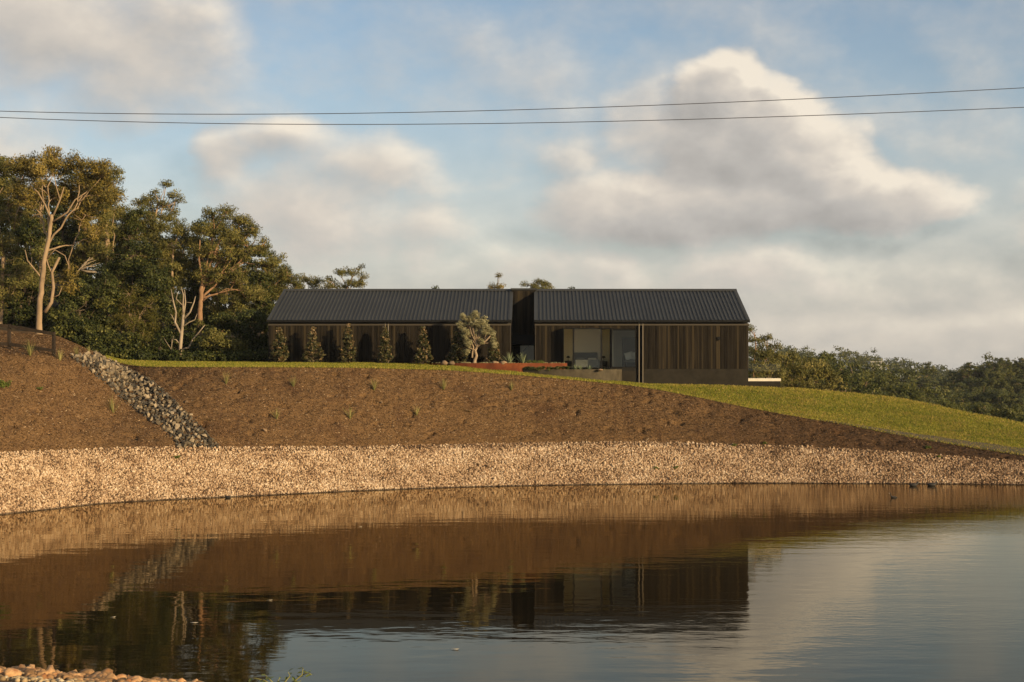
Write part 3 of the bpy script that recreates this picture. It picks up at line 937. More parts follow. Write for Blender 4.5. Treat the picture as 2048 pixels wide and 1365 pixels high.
# second, fixed window flush with the wall
w = MB(); e = .05
w.box(GX0, GX0 + e, YF - .03, YF + .08, WZ0, WZ1 - .03); w.box(GX1 - e, GX1 - .021, YF - .03, YF + .08, WZ0, WZ1 - .03)
w.box(GX0 + e, GX1 - e, YF - .03, YF + .08, WZ1 - .08, WZ1 - .03); w.box(GX0 + e, GX1 - e, YF - .03, YF + .08, WZ0, WZ0 + .05)
gw = hp('window', w, M['steel']); gw['label'] = 'fixed full height window beside the downpipes'
w = MB(); w.box(GX0 + e, GX1 - e, YF + .02, YF + .03, WZ0 + .05, WZ1 - .08)
o = w.build('pane', M['glass']); o.parent = gw
# small wall light on the right hand boards
w = MB(); w.box(fx(1435), fx(1440), YF - .13, YF - .03, fz(680), fz(674)); w.tube([(fx(1437.5), YF - .10, fz(681)), (fx(1437.5), YF - .10, fz(679.5))], [.05, .06], 8)
hp('wall_light', w, M['steel'])

# --- furniture seen through the glass
M['linen'] = mat('grey_linen', (.17, .175, .165), .95, .1, var=(5, .2), bump=(8, .3, .02))
M['head'] = mat('headboard_cloth', (.085, .085, .080), .95, .1)
M['white_cloth'] = mat('white_cloth', (.70, .68, .62), .9, .1)
M['dark_joinery'] = mat('dark_joinery', (.035, .037, .042), .6, .3)
D_ = 86.9
bx0, bx1 = (1149 - CX) * D_ / F, (1196 - CX) * D_ / F
bed = empty('bed', ((bx0 + bx1) / 2, D_, RZ0), 'grey bed with a low headboard behind the big window', 'bed')
def fchild(par, name, mb, m, bevel=0.0, smooth=False):
    o = mb.build(name, m, par, smooth, bevel); o.matrix_parent_inverse = Matrix.Translation(-Vector(par.location)); return o
fchild(bed, 'headboard', MB().box(bx0, bx1, RY1 - .22, RY1 - .10, RZ0, RZ0 + 1.02), M['head'], .03)
fchild(bed, 'mattress', MB().box(bx0 + .04, bx1 - .04, 85.3, RY1 - .23, RZ0 + .12, RZ0 + .46), M['linen'], .06)
fchild(bed, 'blanket', MB().box(bx0 - .02, bx1 + .02, 85.24, 86.7, RZ0 + .03, RZ0 + .52), M['linen'], .05)
for k in (0, 1):
    q = bx0 + .12 + k * (bx1 - bx0) * .5
    fchild(bed, 'pillow', MB().box(q, q + .58, 87.05, 87.4, RZ0 + .47, RZ0 + .66), M['white_cloth'] if k else M['linen'], .06)
for k, (px_, lab) in enumerate(((1136.5, 'bedside table left of the grey bed, behind the louvres'), (1207.5, 'bedside table right of the grey bed, behind the louvres'))):
    X = (px_ - CX) * 87.2 / F
    bt = empty('bedside_table', (X, 87.3, RZ0), lab, 'table', 'bedside tables')
    fchild(bt, 'cabinet', MB().box(X - .24, X + .24, 87.1, 87.55, RZ0 + .12, RZ0 + .46), M['dark_joinery'], .01)
    for sx in (-.2, .2):
        fchild(bt, 'leg', MB().box(X + sx - .02, X + sx + .02, 87.3, 87.34, RZ0, RZ0 + .12), M['steel'])
    lp = empty('bedside_lamp', (X, 87.3, RZ0 + .46), lab.replace('bedside table', 'small dark lamp on the bedside table'), 'lamp', 'bedside lamps')
    fchild(lp, 'stem', MB().tube([(X, 87.3, RZ0 + .46), (X, 87.3, RZ0 + .48), (X, 87.3, RZ0 + .485), (X, 87.3, RZ0 + .70)], [.08, .08, .012, .012], 10), M['steel'])
    fchild(lp, 'lamp_shade', MB().tube([(X, 87.3, RZ0 + .66), (X, 87.3, RZ0 + .78), (X, 87.3, RZ0 + .80)], [.13, .08, .02], 12), M['steel'])
ww = empty('wardrobe', (fx(1258), 86.9, RZ0), 'dark built-in wardrobe behind the fixed window', 'wardrobe')
D_ = 86.6
w0, w1 = (1246.5 - CX) * D_ / F, (1272 - CX) * D_ / F
fchild(ww, 'cabinet', MB().box(w0, w1, D_, RY1 - .02, RZ0, RZ0 + 2.02), M['dark_joinery'])
fchild(ww, 'door', MB().box(w0 + .01, (w0 + w1) / 2 - .005, D_ - .02, D_ - .001, RZ0 + .05, RZ0 + 2.0), M['dark_joinery'])
fchild(ww, 'door', MB().box((w0 + w1) / 2 + .005, w1 - .01, D_ - .02, D_ - .001, RZ0 + .05, RZ0 + 2.0), M['dark_joinery'])
D_ = 84.8
s0, s1 = (1250 - CX) * D_ / F, (1284 - CX) * D_ / F
be = empty('bench_seat', ((s0 + s1) / 2, D_, RZ0), 'low dark bench seat inside the fixed window', 'bench')
fchild(be, 'base', MB().box(s0 + .05, s1, D_, D_ + .7, RZ0, RZ0 + .36), M['dark_joinery'], .01)
fchild(be, 'seat', MB().box(s0, s1, D_ - .04, D_ + .74, RZ0 + .361, RZ0 + .50), M['linen'], .04)
for k, (q, lab) in enumerate(((s0 + .28, 'white cushion tilted at the left of the bench seat'), (s0 + .62, 'white cushion behind its neighbour on the bench seat'))):
    m_ = MB(); nn = 8
    for i in range(nn + 1):
        for j in range(nn + 1):
            u, v_ = i / nn * 2 - 1, j / nn * 2 - 1
            th_ = .10 * max(0, (1 - u ** 4) * (1 - v_ ** 4)) ** .6
            m_.v.append((u * .25, -th_, v_ * .25))
    for i in range(nn + 1):
        for j in range(nn + 1):
            u, v_ = i / nn * 2 - 1, j / nn * 2 - 1
            th_ = .10 * max(0, (1 - u ** 4) * (1 - v_ ** 4)) ** .6
            m_.v.append((u * .25, th_ + .001, v_ * .25))
    q_ = (nn + 1) ** 2
    for i in range(nn):
        for j in range(nn):
            a0 = i * (nn + 1) + j
            m_.f.append((a0, a0 + nn + 1, a0 + nn + 2, a0 + 1)); m_.f.append((q_ + a0, q_ + a0 + 1, q_ + a0 + nn + 2, q_ + a0 + nn + 1))
    o = m_.build('cushion', M['white_cloth'], None, True)
    o.location = (q, D_ + .38 + .14 * k, RZ0 + .50 + .27); o.rotation_euler = (math.radians(-14), math.radians(-14 + 20 * k), 0)
    tag(o, lab, 'cushion', 'white cushions on the bench')

# ------------------------------------------------------------------ planters in front of the house
M['corten'] = mat('corten_steel', (.115, .032, .013), .85, .15, var=(1.6, .35, (1, 1, .6)), dirt=[(.8, .5, .72, (.185, .056, .019)), (5, .55, .75, (.065, .022, .011))], bump=(50, .3, .01))
M['planter_render'] = mat('planter_render', (.058, .048, .032), .85, .15, var=(2.2, .35), bump=(35, .2, .01))
M['planting_gravel'] = mat('planting_gravel', (.36, .31, .24), .9, .2, var=(18, .5), bump=(30, .8, .03))
def arc_planter(par, cx, cy, a, b, t0, t1, ztop, zbot, thick, m, seg=40, panels=1, name='wall_panel'):
    for k in range(panels):
        w = MB(); n = seg // panels
        ta, tb = t0 + (t1 - t0) * k / panels, t0 + (t1 - t0) * (k + 1) / panels
        gap = .0012 if panels > 1 else 0
        prev = None
        for i in range(n + 1):
            t_ = ta + gap + (tb - ta - 2 * gap) * i / n
            c_, s_ = math.cos(t_), -math.sin(t_)
            q = [(cx + a * c_, cy + b * s_, zbot), (cx + a * c_, cy + b * s_, ztop), (cx + (a - thick) * c_, cy + (b - thick) * s_, ztop), (cx + (a - thick) * c_, cy + (b - thick) * s_, zbot)]
            nn = len(w.v); w.v += q
            if prev is not None:
                for j in range(4):
                    w.f.append((prev + j, prev + (j + 1) % 4, nn + (j + 1) % 4, nn + j))
            else:
                w.f.append((nn, nn + 1, nn + 2, nn + 3))
            prev = nn
        w.f.append((prev + 3, prev + 2, prev + 1, prev))
        fchild(par, name, w, m)
def fill(par, cx, cy, a, b, t0, t1, z, m, name='soil_fill'):
    w = MB(); n = 40
    pts = [(cx + a * math.cos(t0 + (t1 - t0) * i / n), cy - b * math.sin(t0 + (t1 - t0) * i / n), z) for i in range(n + 1)]
    w.face(pts[::-1])
    fchild(par, name, w, m)
CPX, CPY, CPA, CPB = (fx(853) * .97 + fx(1136) * .97) / 2, 82.5, (fx(1136) - fx(853)) * .97 / 2, 2.1
ZC = H + (CY - 726.6) * 80.6 / F
pl1 = empty('rusted_planter', (CPX, CPY, 6.0), 'curved rust red steel planter holding the olive tree', 'planter')
arc_planter(pl1, CPX, CPY, CPA, CPB, 0, math.pi, ZC, ZC - .75, .03, M['corten'], 40, 5)
fill(pl1, CPX, CPY, CPA - .03, CPB - .03, 0, math.pi, ZC - .035, M['planting_gravel'])
DPX, DPA, DPY, DPB = fx(1128), 3.62, 82.3, 2.5
ZD = H + (CY - 739.2) * 80 / F
pl2 = empty('rendered_planter', (DPX, DPY, 5.6), 'curved dark rendered planter wall below the big window', 'planter')
arc_planter(pl2, DPX, DPY, DPA, DPB, 0, math.pi * .93, ZD, ZD - 1.6, .14, M['planter_render'], 48, 1)
fill(pl2, DPX, DPY, DPA - .14, DPB - .14, 0, math.pi * .93, ZD - .05, M['soil'])

# ------------------------------------------------------------------ terrace wall with pale coping and glass balustrade
M['white'] = mat('pale_concrete', (.66, .60, .50), .8, .2, var=(3, .1))
tw = empty('terrace_wall', (14.5, 84.6, 5.2), 'low dark terrace wall with a pale coping at the end of the house', 'wall')
tx0, tx1 = XR1 + .03, (1560.5 - CX) * 84.6 / F
tz = lambda y: H - (y - CY) * 84.6 / F
fchild(tw, 'wall', MB().box(tx0, tx1, 84.6, 87.6, 4.2, tz(763)), M['render'])
fchild(tw, 'coping', MB().box(tx0, tx1 + .03, 84.56, 87.65, tz(762.9), tz(757.3)), M['white'], .01)
gbl = empty('glass_balustrade', (14.9, 84.75, tz(757)), 'clear frameless glass balustrade standing on the pale coping', 'balustrade')
for k in range(2):
    a0 = tx0 + .02 + k * (tx1 - tx0) / 2
    fchild(gbl, 'pane', MB().box(a0, a0 + (tx1 - tx0) / 2 - .04, 84.74, 84.752, tz(757.2), tz(757.2) + .95), M['glass'])
    for q in (.2, .75):
        fchild(gbl, 'clamp', MB().box(a0 + q - .03, a0 + q + .03, 84.70, 84.79, tz(757.29), tz(757.2) + .10), M['steel'])

# ------------------------------------------------------------------ stone channel down the slope
chan = empty('rock_channel', hit(290, 800)[0], 'grey quarry stone drainage channel running down the mulch slope', 'stone channel')
CINV = Matrix.Translation(-Vector(chan.location))
left_edge = [(716, 138), (735, 168), (760, 200), (790, 232), (820, 268), (850, 312), (875, 344), (893, 352)]
right_edge = [(716, 205), (728, 238), (745, 272), (765, 312), (790, 338), (820, 368), (850, 398), (875, 425), (893, 440)]
variants = []
for k in range(10):
    bm = bmesh.new()
    pts = [Vector(RNG.normal(size=3)) for _ in range(11)]
    for p_ in pts:
        p_.normalize(); bm.verts.new((p_.x * RNG.uniform(.8, 1.15), p_.y * RNG.uniform(.7, 1.0), p_.z * RNG.uniform(.55, .85)))
    r_ = bmesh.ops.convex_hull(bm, input=bm.verts)
    bmesh.ops.delete(bm, geom=[g for g in r_['geom_interior'] if isinstance(g, bmesh.types.BMVert)], context='VERTS')
    me = bpy.data.meshes.new('stone'); bm.to_mesh(me); bm.free(); me.materials.append(M['rock']); variants.append(me)
cand = []
for i in range(4200):
    y = random.uniform(712, 896) ** 1.0
    xl = np.interp(y, [p[0] for p in left_edge], [p[1] for p in left_edge]); xr = np.interp(y, [p[0] for p in right_edge], [p[1] for p in right_edge])
    x = random.uniform(xl + 3, xr - 3)
    edge = min(x - xl, xr - x) / (xr - xl)
    h_, n_ = hit(x, y)
    if h_ is None: continue
    s_ = random.choice((.08, .10, .115, .135, .155, .19)) * (1.0 if edge > .12 else .75)
    if all((h_ - q[0]).length > .72 * (s_ + q[1]) for q in cand[-400:]) and all((h_ - q[0]).length > .72 * (s_ + q[1]) for q in cand):
        cand.append((h_, s_, n_))
cand.sort(key=lambda q: -q[1])
rest_p, rest_s = [], []
for i, (h_, s_, n_) in enumerate(cand):
    p_ = h_ + n_ * (s_ * random.uniform(.3, .9))
    if i < 290:
        o = obj('stone', variants[i % 10], chan, p_, (random.uniform(0, 6), random.uniform(0, 6), random.uniform(0, 6)), (s_ * random.uniform(.95, 1.3), s_, s_ * random.uniform(.9, 1.15)))
        o.matrix_parent_inverse = CINV
    else:
        rest_p.append(p_); rest_s.append(s_)
n0 = len(rest_p)
# smaller chips filling the gaps, coloured dark for the shade between big stones
for i in range(1300):
    y = random.uniform(714, 896)
    xl = np.interp(y, [p[0] for p in left_edge], [p[1] for p in left_edge]); xr = np.interp(y, [p[0] for p in right_edge], [p[1] for p in right_edge])
    h_, n_ = hit(random.uniform(xl, xr), y)
    if h_ is not None:
        rest_p.append(h_ - n_ * .01); rest_s.append(random.uniform(.05, .085))
v, f = stones(np.array(rest_p), np.array(rest_s), .30, .8)
o = obj('stone_fill', mesh_np('stone_fill', v, f, M['rock_small'], False, np.repeat(np.clip(RNG.beta(2, 2.2, len(rest_p)), 0, 1), 20)), chan)
o.matrix_parent_inverse = CINV; o['kind'] = 'stuff'

# ------------------------------------------------------------------ near bank cobbles: the ones in view are objects of their own
def pebble_mesh():
    bm = bmesh.new(); bmesh.ops.create_uvsphere(bm, u_segments=6, v_segments=5, radius=1)
    a = [RNG.normal(size=3) for _ in range(3)]
    for v_ in bm.verts:
        d = 1 + .20 * math.sin(2 * v_.co.dot(Vector(a[0])) + 1) + .17 * math.sin(3 * v_.co.dot(Vector(a[1])))
        v_.co *= d
    me = bpy.data.meshes.new('stone'); bm.to_mesh(me); bm.free()
    me.polygons.foreach_set('use_smooth', np.ones(len(me.polygons), dtype=bool))
    me.materials.append(M['river_stone']); return me
pv = [pebble_mesh() for _ in range(12)]
near_p, near_s = [], []
i = 0
for k in range(2600):
    X = random.uniform(-13.5, -4.0); sd = float(np.interp(X, nb_x, shoreD)); Y = sd + .35 - random.random() ** .8 * 2.6
    s_ = float(np.clip(random.lognormvariate(math.log(.062), .38), .03, .14))
    z = ground(X, Y)
    near_p.append((X, Y, z + s_ * random.uniform(.0, .7))); near_s.append(s_)
near_p = np.array(near_p); near_s = np.array(near_s)
px_y = CY + (H - near_p[:, 2]) * F / near_p[:, 1]
px_x = CX + near_p[:, 0] * F / near_p[:, 1]
vis = (px_y < 1372) & (px_x > -15) & (px_x < 470)
order = np.argsort(-(near_s + vis * 1.0))
for i in order[:295]:
    s_ = near_s[i]
    obj('stone', pv[i % 12], near_bank, near_p[i], (random.uniform(-.4, .4), random.uniform(-.4, .4), random.uniform(0, 6.28)), (s_ * random.uniform(1.0, 1.5), s_ * random.uniform(.75, 1.1), s_ * random.uniform(.55, .95)))
ri = order[295:]
extra = 9000
eX = RNG.uniform(-15, 16, extra); eD = np.interp(eX, nb_x, shoreD) + .3 - RNG.random(extra) * 3.2
eP = np.stack([eX, eD, np.array([ground(a, b) for a, b in zip(eX, eD)]) + .02], -1)
aP = np.concatenate([near_p[ri], eP]); aS = np.concatenate([near_s[ri], np.clip(RNG.lognormal(math.log(.055), .3, extra), .03, .1)])
v, f = stones(aP, aS, .14, .7)
o = obj('stone_fill', mesh_np('stone_fill', v, f, M['cobble'], False, np.repeat(np.clip(RNG.beta(2.4, 2, len(aP)), 0, 1), 20)), near_bank)
o['kind'] = 'stuff'

# ------------------------------------------------------------------ vegetation
M['bark_pale'] = mat('pale_gum_bark', (.26, .185, .115), .9, .1, var=(3.5, .25, (1, 1, .3)), dirt=(1.2, .58, .75, (.20, .13, .08)))
M['bark_warm'] = mat('warm_gum_bark', (.27, .16, .09), .85, .15, var=(3, .3, (1, 1, .3)), dirt=(1.1, .52, .72, (.14, .085, .05)))
M['bark_dark'] = mat('dark_bark', (.11, .08, .055), .9, .15, var=(3, .35, (1, 1, .4)))
M['dead_wood'] = mat('dead_wood', (.27, .215, .155), .85, .15, var=(4, .3, (1, 1, .3)), dirt=(1.5, .56, .72, (.17, .12, .08)))
def leafmat(name, t, trans=.20, rough=.55, spec=.14):
    return mat(name, (0, 0, 0), rough, spec, tint=t, trans=trans)
M['leaf_gum'] = leafmat('gum_leaf', [(0, (.032, .038, .012)), (.5, (.120, .113, .030)), (.85, (.20, .170, .046)), (1, (.27, .22, .07))])
M['leaf_gold'] = leafmat('gold_gum_leaf', [(0, (.038, .038, .012)), (.5, (.150, .120, .028)), (.85, (.25, .180, .042)), (1, (.32, .24, .07))])
M['leaf_dense'] = leafmat('dense_leaf', [(0, (.010, .016, .006)), (.5, (.042, .052, .014)), (.85, (.095, .098, .026)), (1, (.17, .16, .045))], .22)
M['leaf_wattle'] = leafmat('wattle_leaf', [(0, (.035, .040, .010)), (.5, (.105, .100, .022)), (1, (.19, .155, .035))], .35)
M['leaf_far'] = leafmat('far_leaf', [(0, (.024, .032, .010)), (.5, (.080, .088, .022)), (1, (.16, .145, .038))], .2)
M['leaf_magnolia'] = leafmat('magnolia_leaf', [(0, (.014, .018, .007)), (.42, (.050, .052, .017)), (.66, (.13, .09, .038)), (.86, (.23, .145, .07)), (1, (.38, .29, .18))], .10, .55, .22)
M['leaf_olive'] = leafmat('olive_leaf', [(0, (.10, .10, .048)), (.5, (.29, .265, .135)), (.85, (.42, .38, .21)), (1, (.52, .48, .30))], .25, .5, .4)
M['leaf_agave'] = leafmat('agave_leaf', [(0, (.10, .13, .07)), (1, (.26, .29, .16))], .1)
M['leaf_strap'] = leafmat('strap_leaf', [(0, (.11, .12, .035)), (.6, (.29, .27, .085)), (1, (.48, .42, .18))], .3)
M['leaf_fresh'] = leafmat('fresh_leaf', [(0, (.05, .075, .015)), (.6, (.13, .16, .035)), (1, (.22, .23, .06))], .3)

def leaf_cloud(cen, rad, n_per, L, Wd, droop=.3, flat=.62, shell=2.4, seed=None, base_t=.5, spread=.16, up=0.0, face=.75, fdir=None, ct=None):
    """diamond leaves filling clumps: cen (k,3), rad (k,); returns verts, quads, tint per face"""
    k = len(cen)
    n = np.maximum(3, (n_per * (rad / rad.mean()) ** 2).astype(int))
    idx = np.repeat(np.arange(k), n); m = len(idx)
    d = RNG.normal(size=(m, 3)); d /= np.linalg.norm(d, axis=1)[:, None]
    r = RNG.random(m) ** (1 / shell)
    off = d * r[:, None]; off[:, 2] *= flat
    off[:, 2] = np.where(off[:, 2] < 0, off[:, 2] * .6, off[:, 2])
    p = cen[idx] + off * rad[idx][:, None]
    a = d * .25 + RNG.normal(size=(m, 3)) * .7; a[:, 2] += up - droop
    a /= np.linalg.norm(a, axis=1)[:, None]
    fn_ = d * face * (1.1 if fdir is not None else 2.2) + np.array([0, 0, .35]) + RNG.normal(size=(m, 3)) * .5
    if fdir is not None: fn_ = fn_ + fdir[idx] * 1.1
    b = np.cross(a, fn_); b /= np.linalg.norm(b, axis=1)[:, None] + 1e-9
    l = (L * RNG.uniform(.7, 1.3, m))[:, None]; w = (Wd * RNG.uniform(.7, 1.3, m))[:, None]
    v = np.stack([p - a * l * .5, p + b * w * .5 + a * l * .05, p + a * l * .5, p - b * w * .5 + a * l * .05], 1).reshape(-1, 3)
    ct = RNG.normal(base_t, spread, k) if ct is None else ct + RNG.normal(0, spread * .6, k)
    tn = np.clip(ct[idx] + RNG.normal(0, .17, m), 0, 1)
    return v, np.arange(m * 4).reshape(-1, 4), tn

KIND = {  # leaf length, width, leaves per clump, clump radius, clump spacing, material, bark, droop, flat
    'gum':    (.165, .056, 84, .42, .66, 'leaf_gum', 'bark_pale', .45, .86),
    'gold':   (.165, .055, 84, .42, .64, 'leaf_gold', 'bark_pale', .45, .86),
    'warm':   (.165, .056, 84, .42, .64, 'leaf_gum', 'bark_warm', .45, .86),
    'dense':  (.19, .090, 88, .48, .72, 'leaf_dense', 'bark_dark', .15, .80),
    'wattle': (.15, .045, 95, .42, .66, 'leaf_wattle', 'bark_pale', .1, .80),
    'far':    (.40, .170, 62, .72, .74, 'leaf_far', 'bark_pale', .2, .72),
}
def bez(a, b, c, n=5):
    return [a * (1 - t) ** 2 + b * 2 * t * (1 - t) + c * t * t for t in [i / n for i in range(n + 1)]]
def jv(s): return Vector((random.uniform(-s, s), random.uniform(-s, s), random.uniform(-s, s)))
def tree_parts(base, tpts, r0, r1, lobes, kind, dens=1.0, nlimb=2, twigs=True, twig_r=.022):
    """tpts: trunk points (world), lobes: (centre, (rx, ry, rz)) in world; returns trunk MB and crown arrays (world)"""
    L, Wd, npc, cr, sp, lm, bk, droop, flat = KIND[kind]
    tb = MB(); k = len(tpts)
    rad = [r0 + (r1 - r0) * (i / (k - 1)) ** .8 for i in range(k)]
    # smooth the trunk line
    fine, fr = [], []
    for i in range(k - 1):
        for j in range(4):
            t = j / 4
            p_ = tpts[i].lerp(tpts[i + 1], t)
            fine.append(p_ + (jv(r0 * .18) if 0 < i + j else Vector())); fr.append(rad[i] + (rad[i + 1] - rad[i]) * t)
    fine.append(tpts[-1]); fr.append(rad[-1]); fr[0] *= 1.45; fr[1] *= 1.12
    tb.tube(fine, fr, 9)
    cens, rads, fdirs = [], [], []
    # boughs: the crown's lobes in clusters, one bough to each cluster, a limb on to each lobe
    lc = np.array([tuple(C) for (C, R) in lobes]); kk = max(1, round(len(lobes) / 3))
    mid_c = lc[RNG.choice(len(lc), kk, replace=False)]
    for _ in range(6):
        own = np.argmin(((lc[:, None] - mid_c[None]) ** 2).sum(-1), 1)
        mid_c = np.array([lc[own == q].mean(0) if (own == q).any() else mid_c[q] for q in range(kk)])
    lobe_limb = {}
    for q in range(kk):
        mem = np.where(own == q)[0]
        if not len(mem): continue
        cm = Vector(mid_c[q]); st_i = max(1, int(len(fine) * random.uniform(.68, 1.0)) - 1)
        low_i = [i_ for i_ in range(1, len(fine)) if fine[i_].z < cm.z - .25 * (cm - fine[i_]).length]
        st_i = min(st_i, low_i[-1]) if low_i else 1
        st = fine[st_i]; end = st.lerp(cm, .72); ln = (end - st).length
        ctrl = st.lerp(end, .5) + Vector((0, 0, random.uniform(-.18, .05) * ln)) + jv(.10 * ln)
        bough = bez(st, ctrl, end, 8); bough = [p_ + (jv(.025 * ln) if 0 < i_ < 8 else Vector()) for i_, p_ in enumerate(bough)]
        rr = min(fr[st_i] * .55, .025 + .018 * ln + .010 * len(mem))
        br = [rr * (1 - i_ / 8 * .55) for i_ in range(9)]
        tb.tube(bough, br, 7)
        for m_i in mem:
            s_i = random.choice((5, 6, 7, 8)); s0 = bough[s_i]; e0 = Vector(lc[m_i]) + jv(.15); l0 = (e0 - s0).length
            c0_ = s0.lerp(e0, .5) + Vector((0, 0, random.uniform(-.12, .12) * l0)) + jv(.14 * l0)
            pth = bez(s0, c0_, e0, 6); pth = [p_ + (jv(.03 * l0) if 0 < i_ < 6 else Vector()) for i_, p_ in enumerate(pth)]
            r0_ = min(br[s_i] * .75, .018 + .02 * l0)
            tb.tube(pth, [r0_ * (1 - i_ / 6) ** .8 + twig_r * .7 for i_ in range(7)], 6)
            lobe_limb[m_i] = pth
    for li, (C, R) in enumerate(lobes):
        n = max(3, int(dens * R[0] * R[2] * 2.0 / (cr * sp) ** 2))
        q = RNG.normal(size=(n, 3)); q /= np.linalg.norm(q, axis=1)[:, None]
        q *= (RNG.random(n) ** (1 / 2.3) * np.where(RNG.random(n) < .14, RNG.uniform(1.02, 1.2, n), 1.0))[:, None]
        pc = np.array(C)[None] + q * np.array(R)[None]
        fdirs.append(q / (np.linalg.norm(q, axis=1)[:, None] + 1e-6)); cens.append(pc); rads.append(cr * RNG.uniform(.55, 1.35, n))
        limbs = [lobe_limb[li]]
        if twigs:
            for c_ in pc[::2 if n > 40 else 1]:
                c_ = Vector(c_); lp_ = random.choice(limbs)
                s_ = min(lp_[2:], key=lambda p_: (p_ - c_).length + random.uniform(0, .5))
                mid_ = s_.lerp(c_, .55) + jv(.12 * (c_ - s_).length) - Vector((0, 0, .06 * (c_ - s_).length))
                tb.tube([s_, mid_, c_], [twig_r, twig_r * .75, twig_r * .35], 4, False)
    cens = np.concatenate(cens); rads = np.concatenate(rads)
    lv = leaf_cloud(cens, rads, npc, L, Wd, droop, flat, fdir=np.concatenate(fdirs), base_t=random.uniform(.38, .60))
    return tb, lv, M[bk], M[lm]
def place_tree(name, label, D, trunk, r0, r1, lobes, kind, dens=1.0, nlimb=2, cat='tree', group=None, bark=None, extra=None, leafm=None, twig_r=.022):
    pts = []
    for i, q in enumerate(trunk):
        pts.append(P(q[0], q[1], D + (q[2] if len(q) > 2 else 0)))
    g = ground(pts[0].x, pts[0].y)
    pts[0].z = min(pts[0].z, g) - .15 if pts[0].z < g + 3 else g - .15
    if len(pts) > 1 and pts[1].z < pts[0].z: pts[0].z = pts[1].z - .5
    lb = []
    for q in lobes:
        dD = q[4] if len(q) > 4 else random.uniform(-.4, .4) * q[2] * D / F
        C = P(q[0], q[1], D + dD)
        lb.append((C, (q[2] * D / F, (q[2] * .8 + q[3] * .2) * D / F, q[3] * D / F)))
    root = empty(name, pts[0], label, cat, group)
    tb, (v, f, tn), bm_, lm_ = tree_parts(pts[0], pts, r0, r1, lb, kind, dens, nlimb, twig_r=twig_r)
    if extra:
        for (pl, ra, rb) in extra:
            pp = [P(q[0], q[1], D + (q[2] if len(q) > 2 else 0)) for q in pl]
            tb.tube(pp, [ra + (rb - ra) * i / (len(pp) - 1) for i in range(len(pp))], 6)
    inv = Matrix.Translation(-pts[0])
    o = tb.build('trunk', bark or bm_, root, True); o.matrix_parent_inverse = inv
    o = obj('crown', mesh_np('crown', v, f, leafm or lm_, False, tn), root); o.matrix_parent_inverse = inv
    return root

# --- forest on the rise to the left
place_tree('gum_tree', 'tall pale barked gum with golden crown just behind the timber fence', 80,
    [(78, 676), (80, 610), (84, 560), (90, 515), (99, 470), (104, 430)], .185, .11,
    [(75, 345, 48, 40), (112, 325, 38, 30), (50, 395, 34, 28, .6), (92, 392, 38, 22, 1.8), (140, 388, 42, 34, 1.6), (185, 360, 42, 38), (165, 330, 28, 18), (212, 385, 26, 30), (175, 425, 36, 26, 1.0), (40, 330, 22, 22), (188, 470, 24, 24), (140, 560, 22, 30, 1.5), (205, 340, 24, 20)],
    'gold', 1.0, 3,
    extra=[([(92, 520), (110, 500), (130, 512), (140, 540)], .05, .02), ([(90, 625), (103, 605), (107, 575), (104, 545), (119, 515)], .115, .075), ([(104, 548), (96, 530), (92, 512)], .05, .03),
           ([(86, 560), (70, 540), (55, 522), (50, 500)], .06, .025), ([(103, 440), (90, 410), (76, 385), (60, 372)], .065, .03), ([(105, 435), (120, 400), (128, 375)], .07, .03), ([(104, 445), (135, 425), (150, 400), (180, 380)], .065, .03), ([(88, 410), (84, 380), (86, 355)], .04, .02), ([(120, 400), (112, 372), (108, 350)], .04, .02), ([(108, 595), (118, 590), (124, 575)], .04, .015)])
place_tree('gum_tree', 'gum at the frame edge with a pale fork, left of the fence posts', 86,
    [(0, 690), (3, 600), (6, 540), (4, 490), (-6, 440)], .15, .09,
    [(-15, 355, 40, 40), (15, 335, 28, 22), (-50, 400, 60, 50), (10, 420, 36, 36), (5, 490, 40, 36), (35, 560, 38, 44), (-20, 590, 40, 50)], 'gum', 1.0,
    extra=[([(3, 440), (12, 415), (26, 395)], .07, .04), ([(28, 460), (32, 430), (40, 410)], .05, .03)])
place_tree('gum_tree', 'drooping gum crown rising behind the golden gum', 96, [(230, 700), (225, 560), (212, 440)], .15, .08,
    [(205, 345, 34, 22), (228, 372, 14, 24), (190, 385, 36, 30), (215, 415, 30, 26), (236, 352, 8, 10)], 'gum', .9)
place_tree('gum_tree', 'leafy gum filling the dip between golden gum and tall white gum', 99, [(250, 700), (248, 560), (245, 480)], .16, .08,
    [(238, 425, 30, 22), (262, 440, 26, 24), (222, 465, 36, 28), (262, 490, 34, 30), (205, 510, 34, 30), (240, 545, 40, 30)], 'gum', 1.0)
place_tree('gum_tree', 'tall thin white stemmed gum with separate leaf tufts against the sky', 101, [(296, 700), (298, 600), (300, 520), (307, 460), (316, 405)], .16, .06,
    [(331, 368, 13, 6), (308, 382, 10, 5), (298, 396, 24, 9), (345, 390, 14, 6), (283, 408, 16, 9), (356, 401, 13, 6), (322, 412, 28, 10), (352, 424, 14, 6), (300, 430, 26, 11), (340, 438, 20, 9), (285, 448, 20, 12), (318, 455, 26, 12)], 'gum', 1.5, 2,
    extra=[([(300, 520), (292, 470), (290, 440)], .09, .05), ([(303, 500), (318, 460), (322, 430), (331, 375)], .08, .03), ([(300, 540), (312, 500), (312, 460)], .08, .04), ([(316, 410), (340, 412), (352, 402)], .045, .02), ([(330, 440), (346, 418), (352, 395)], .04, .02)])
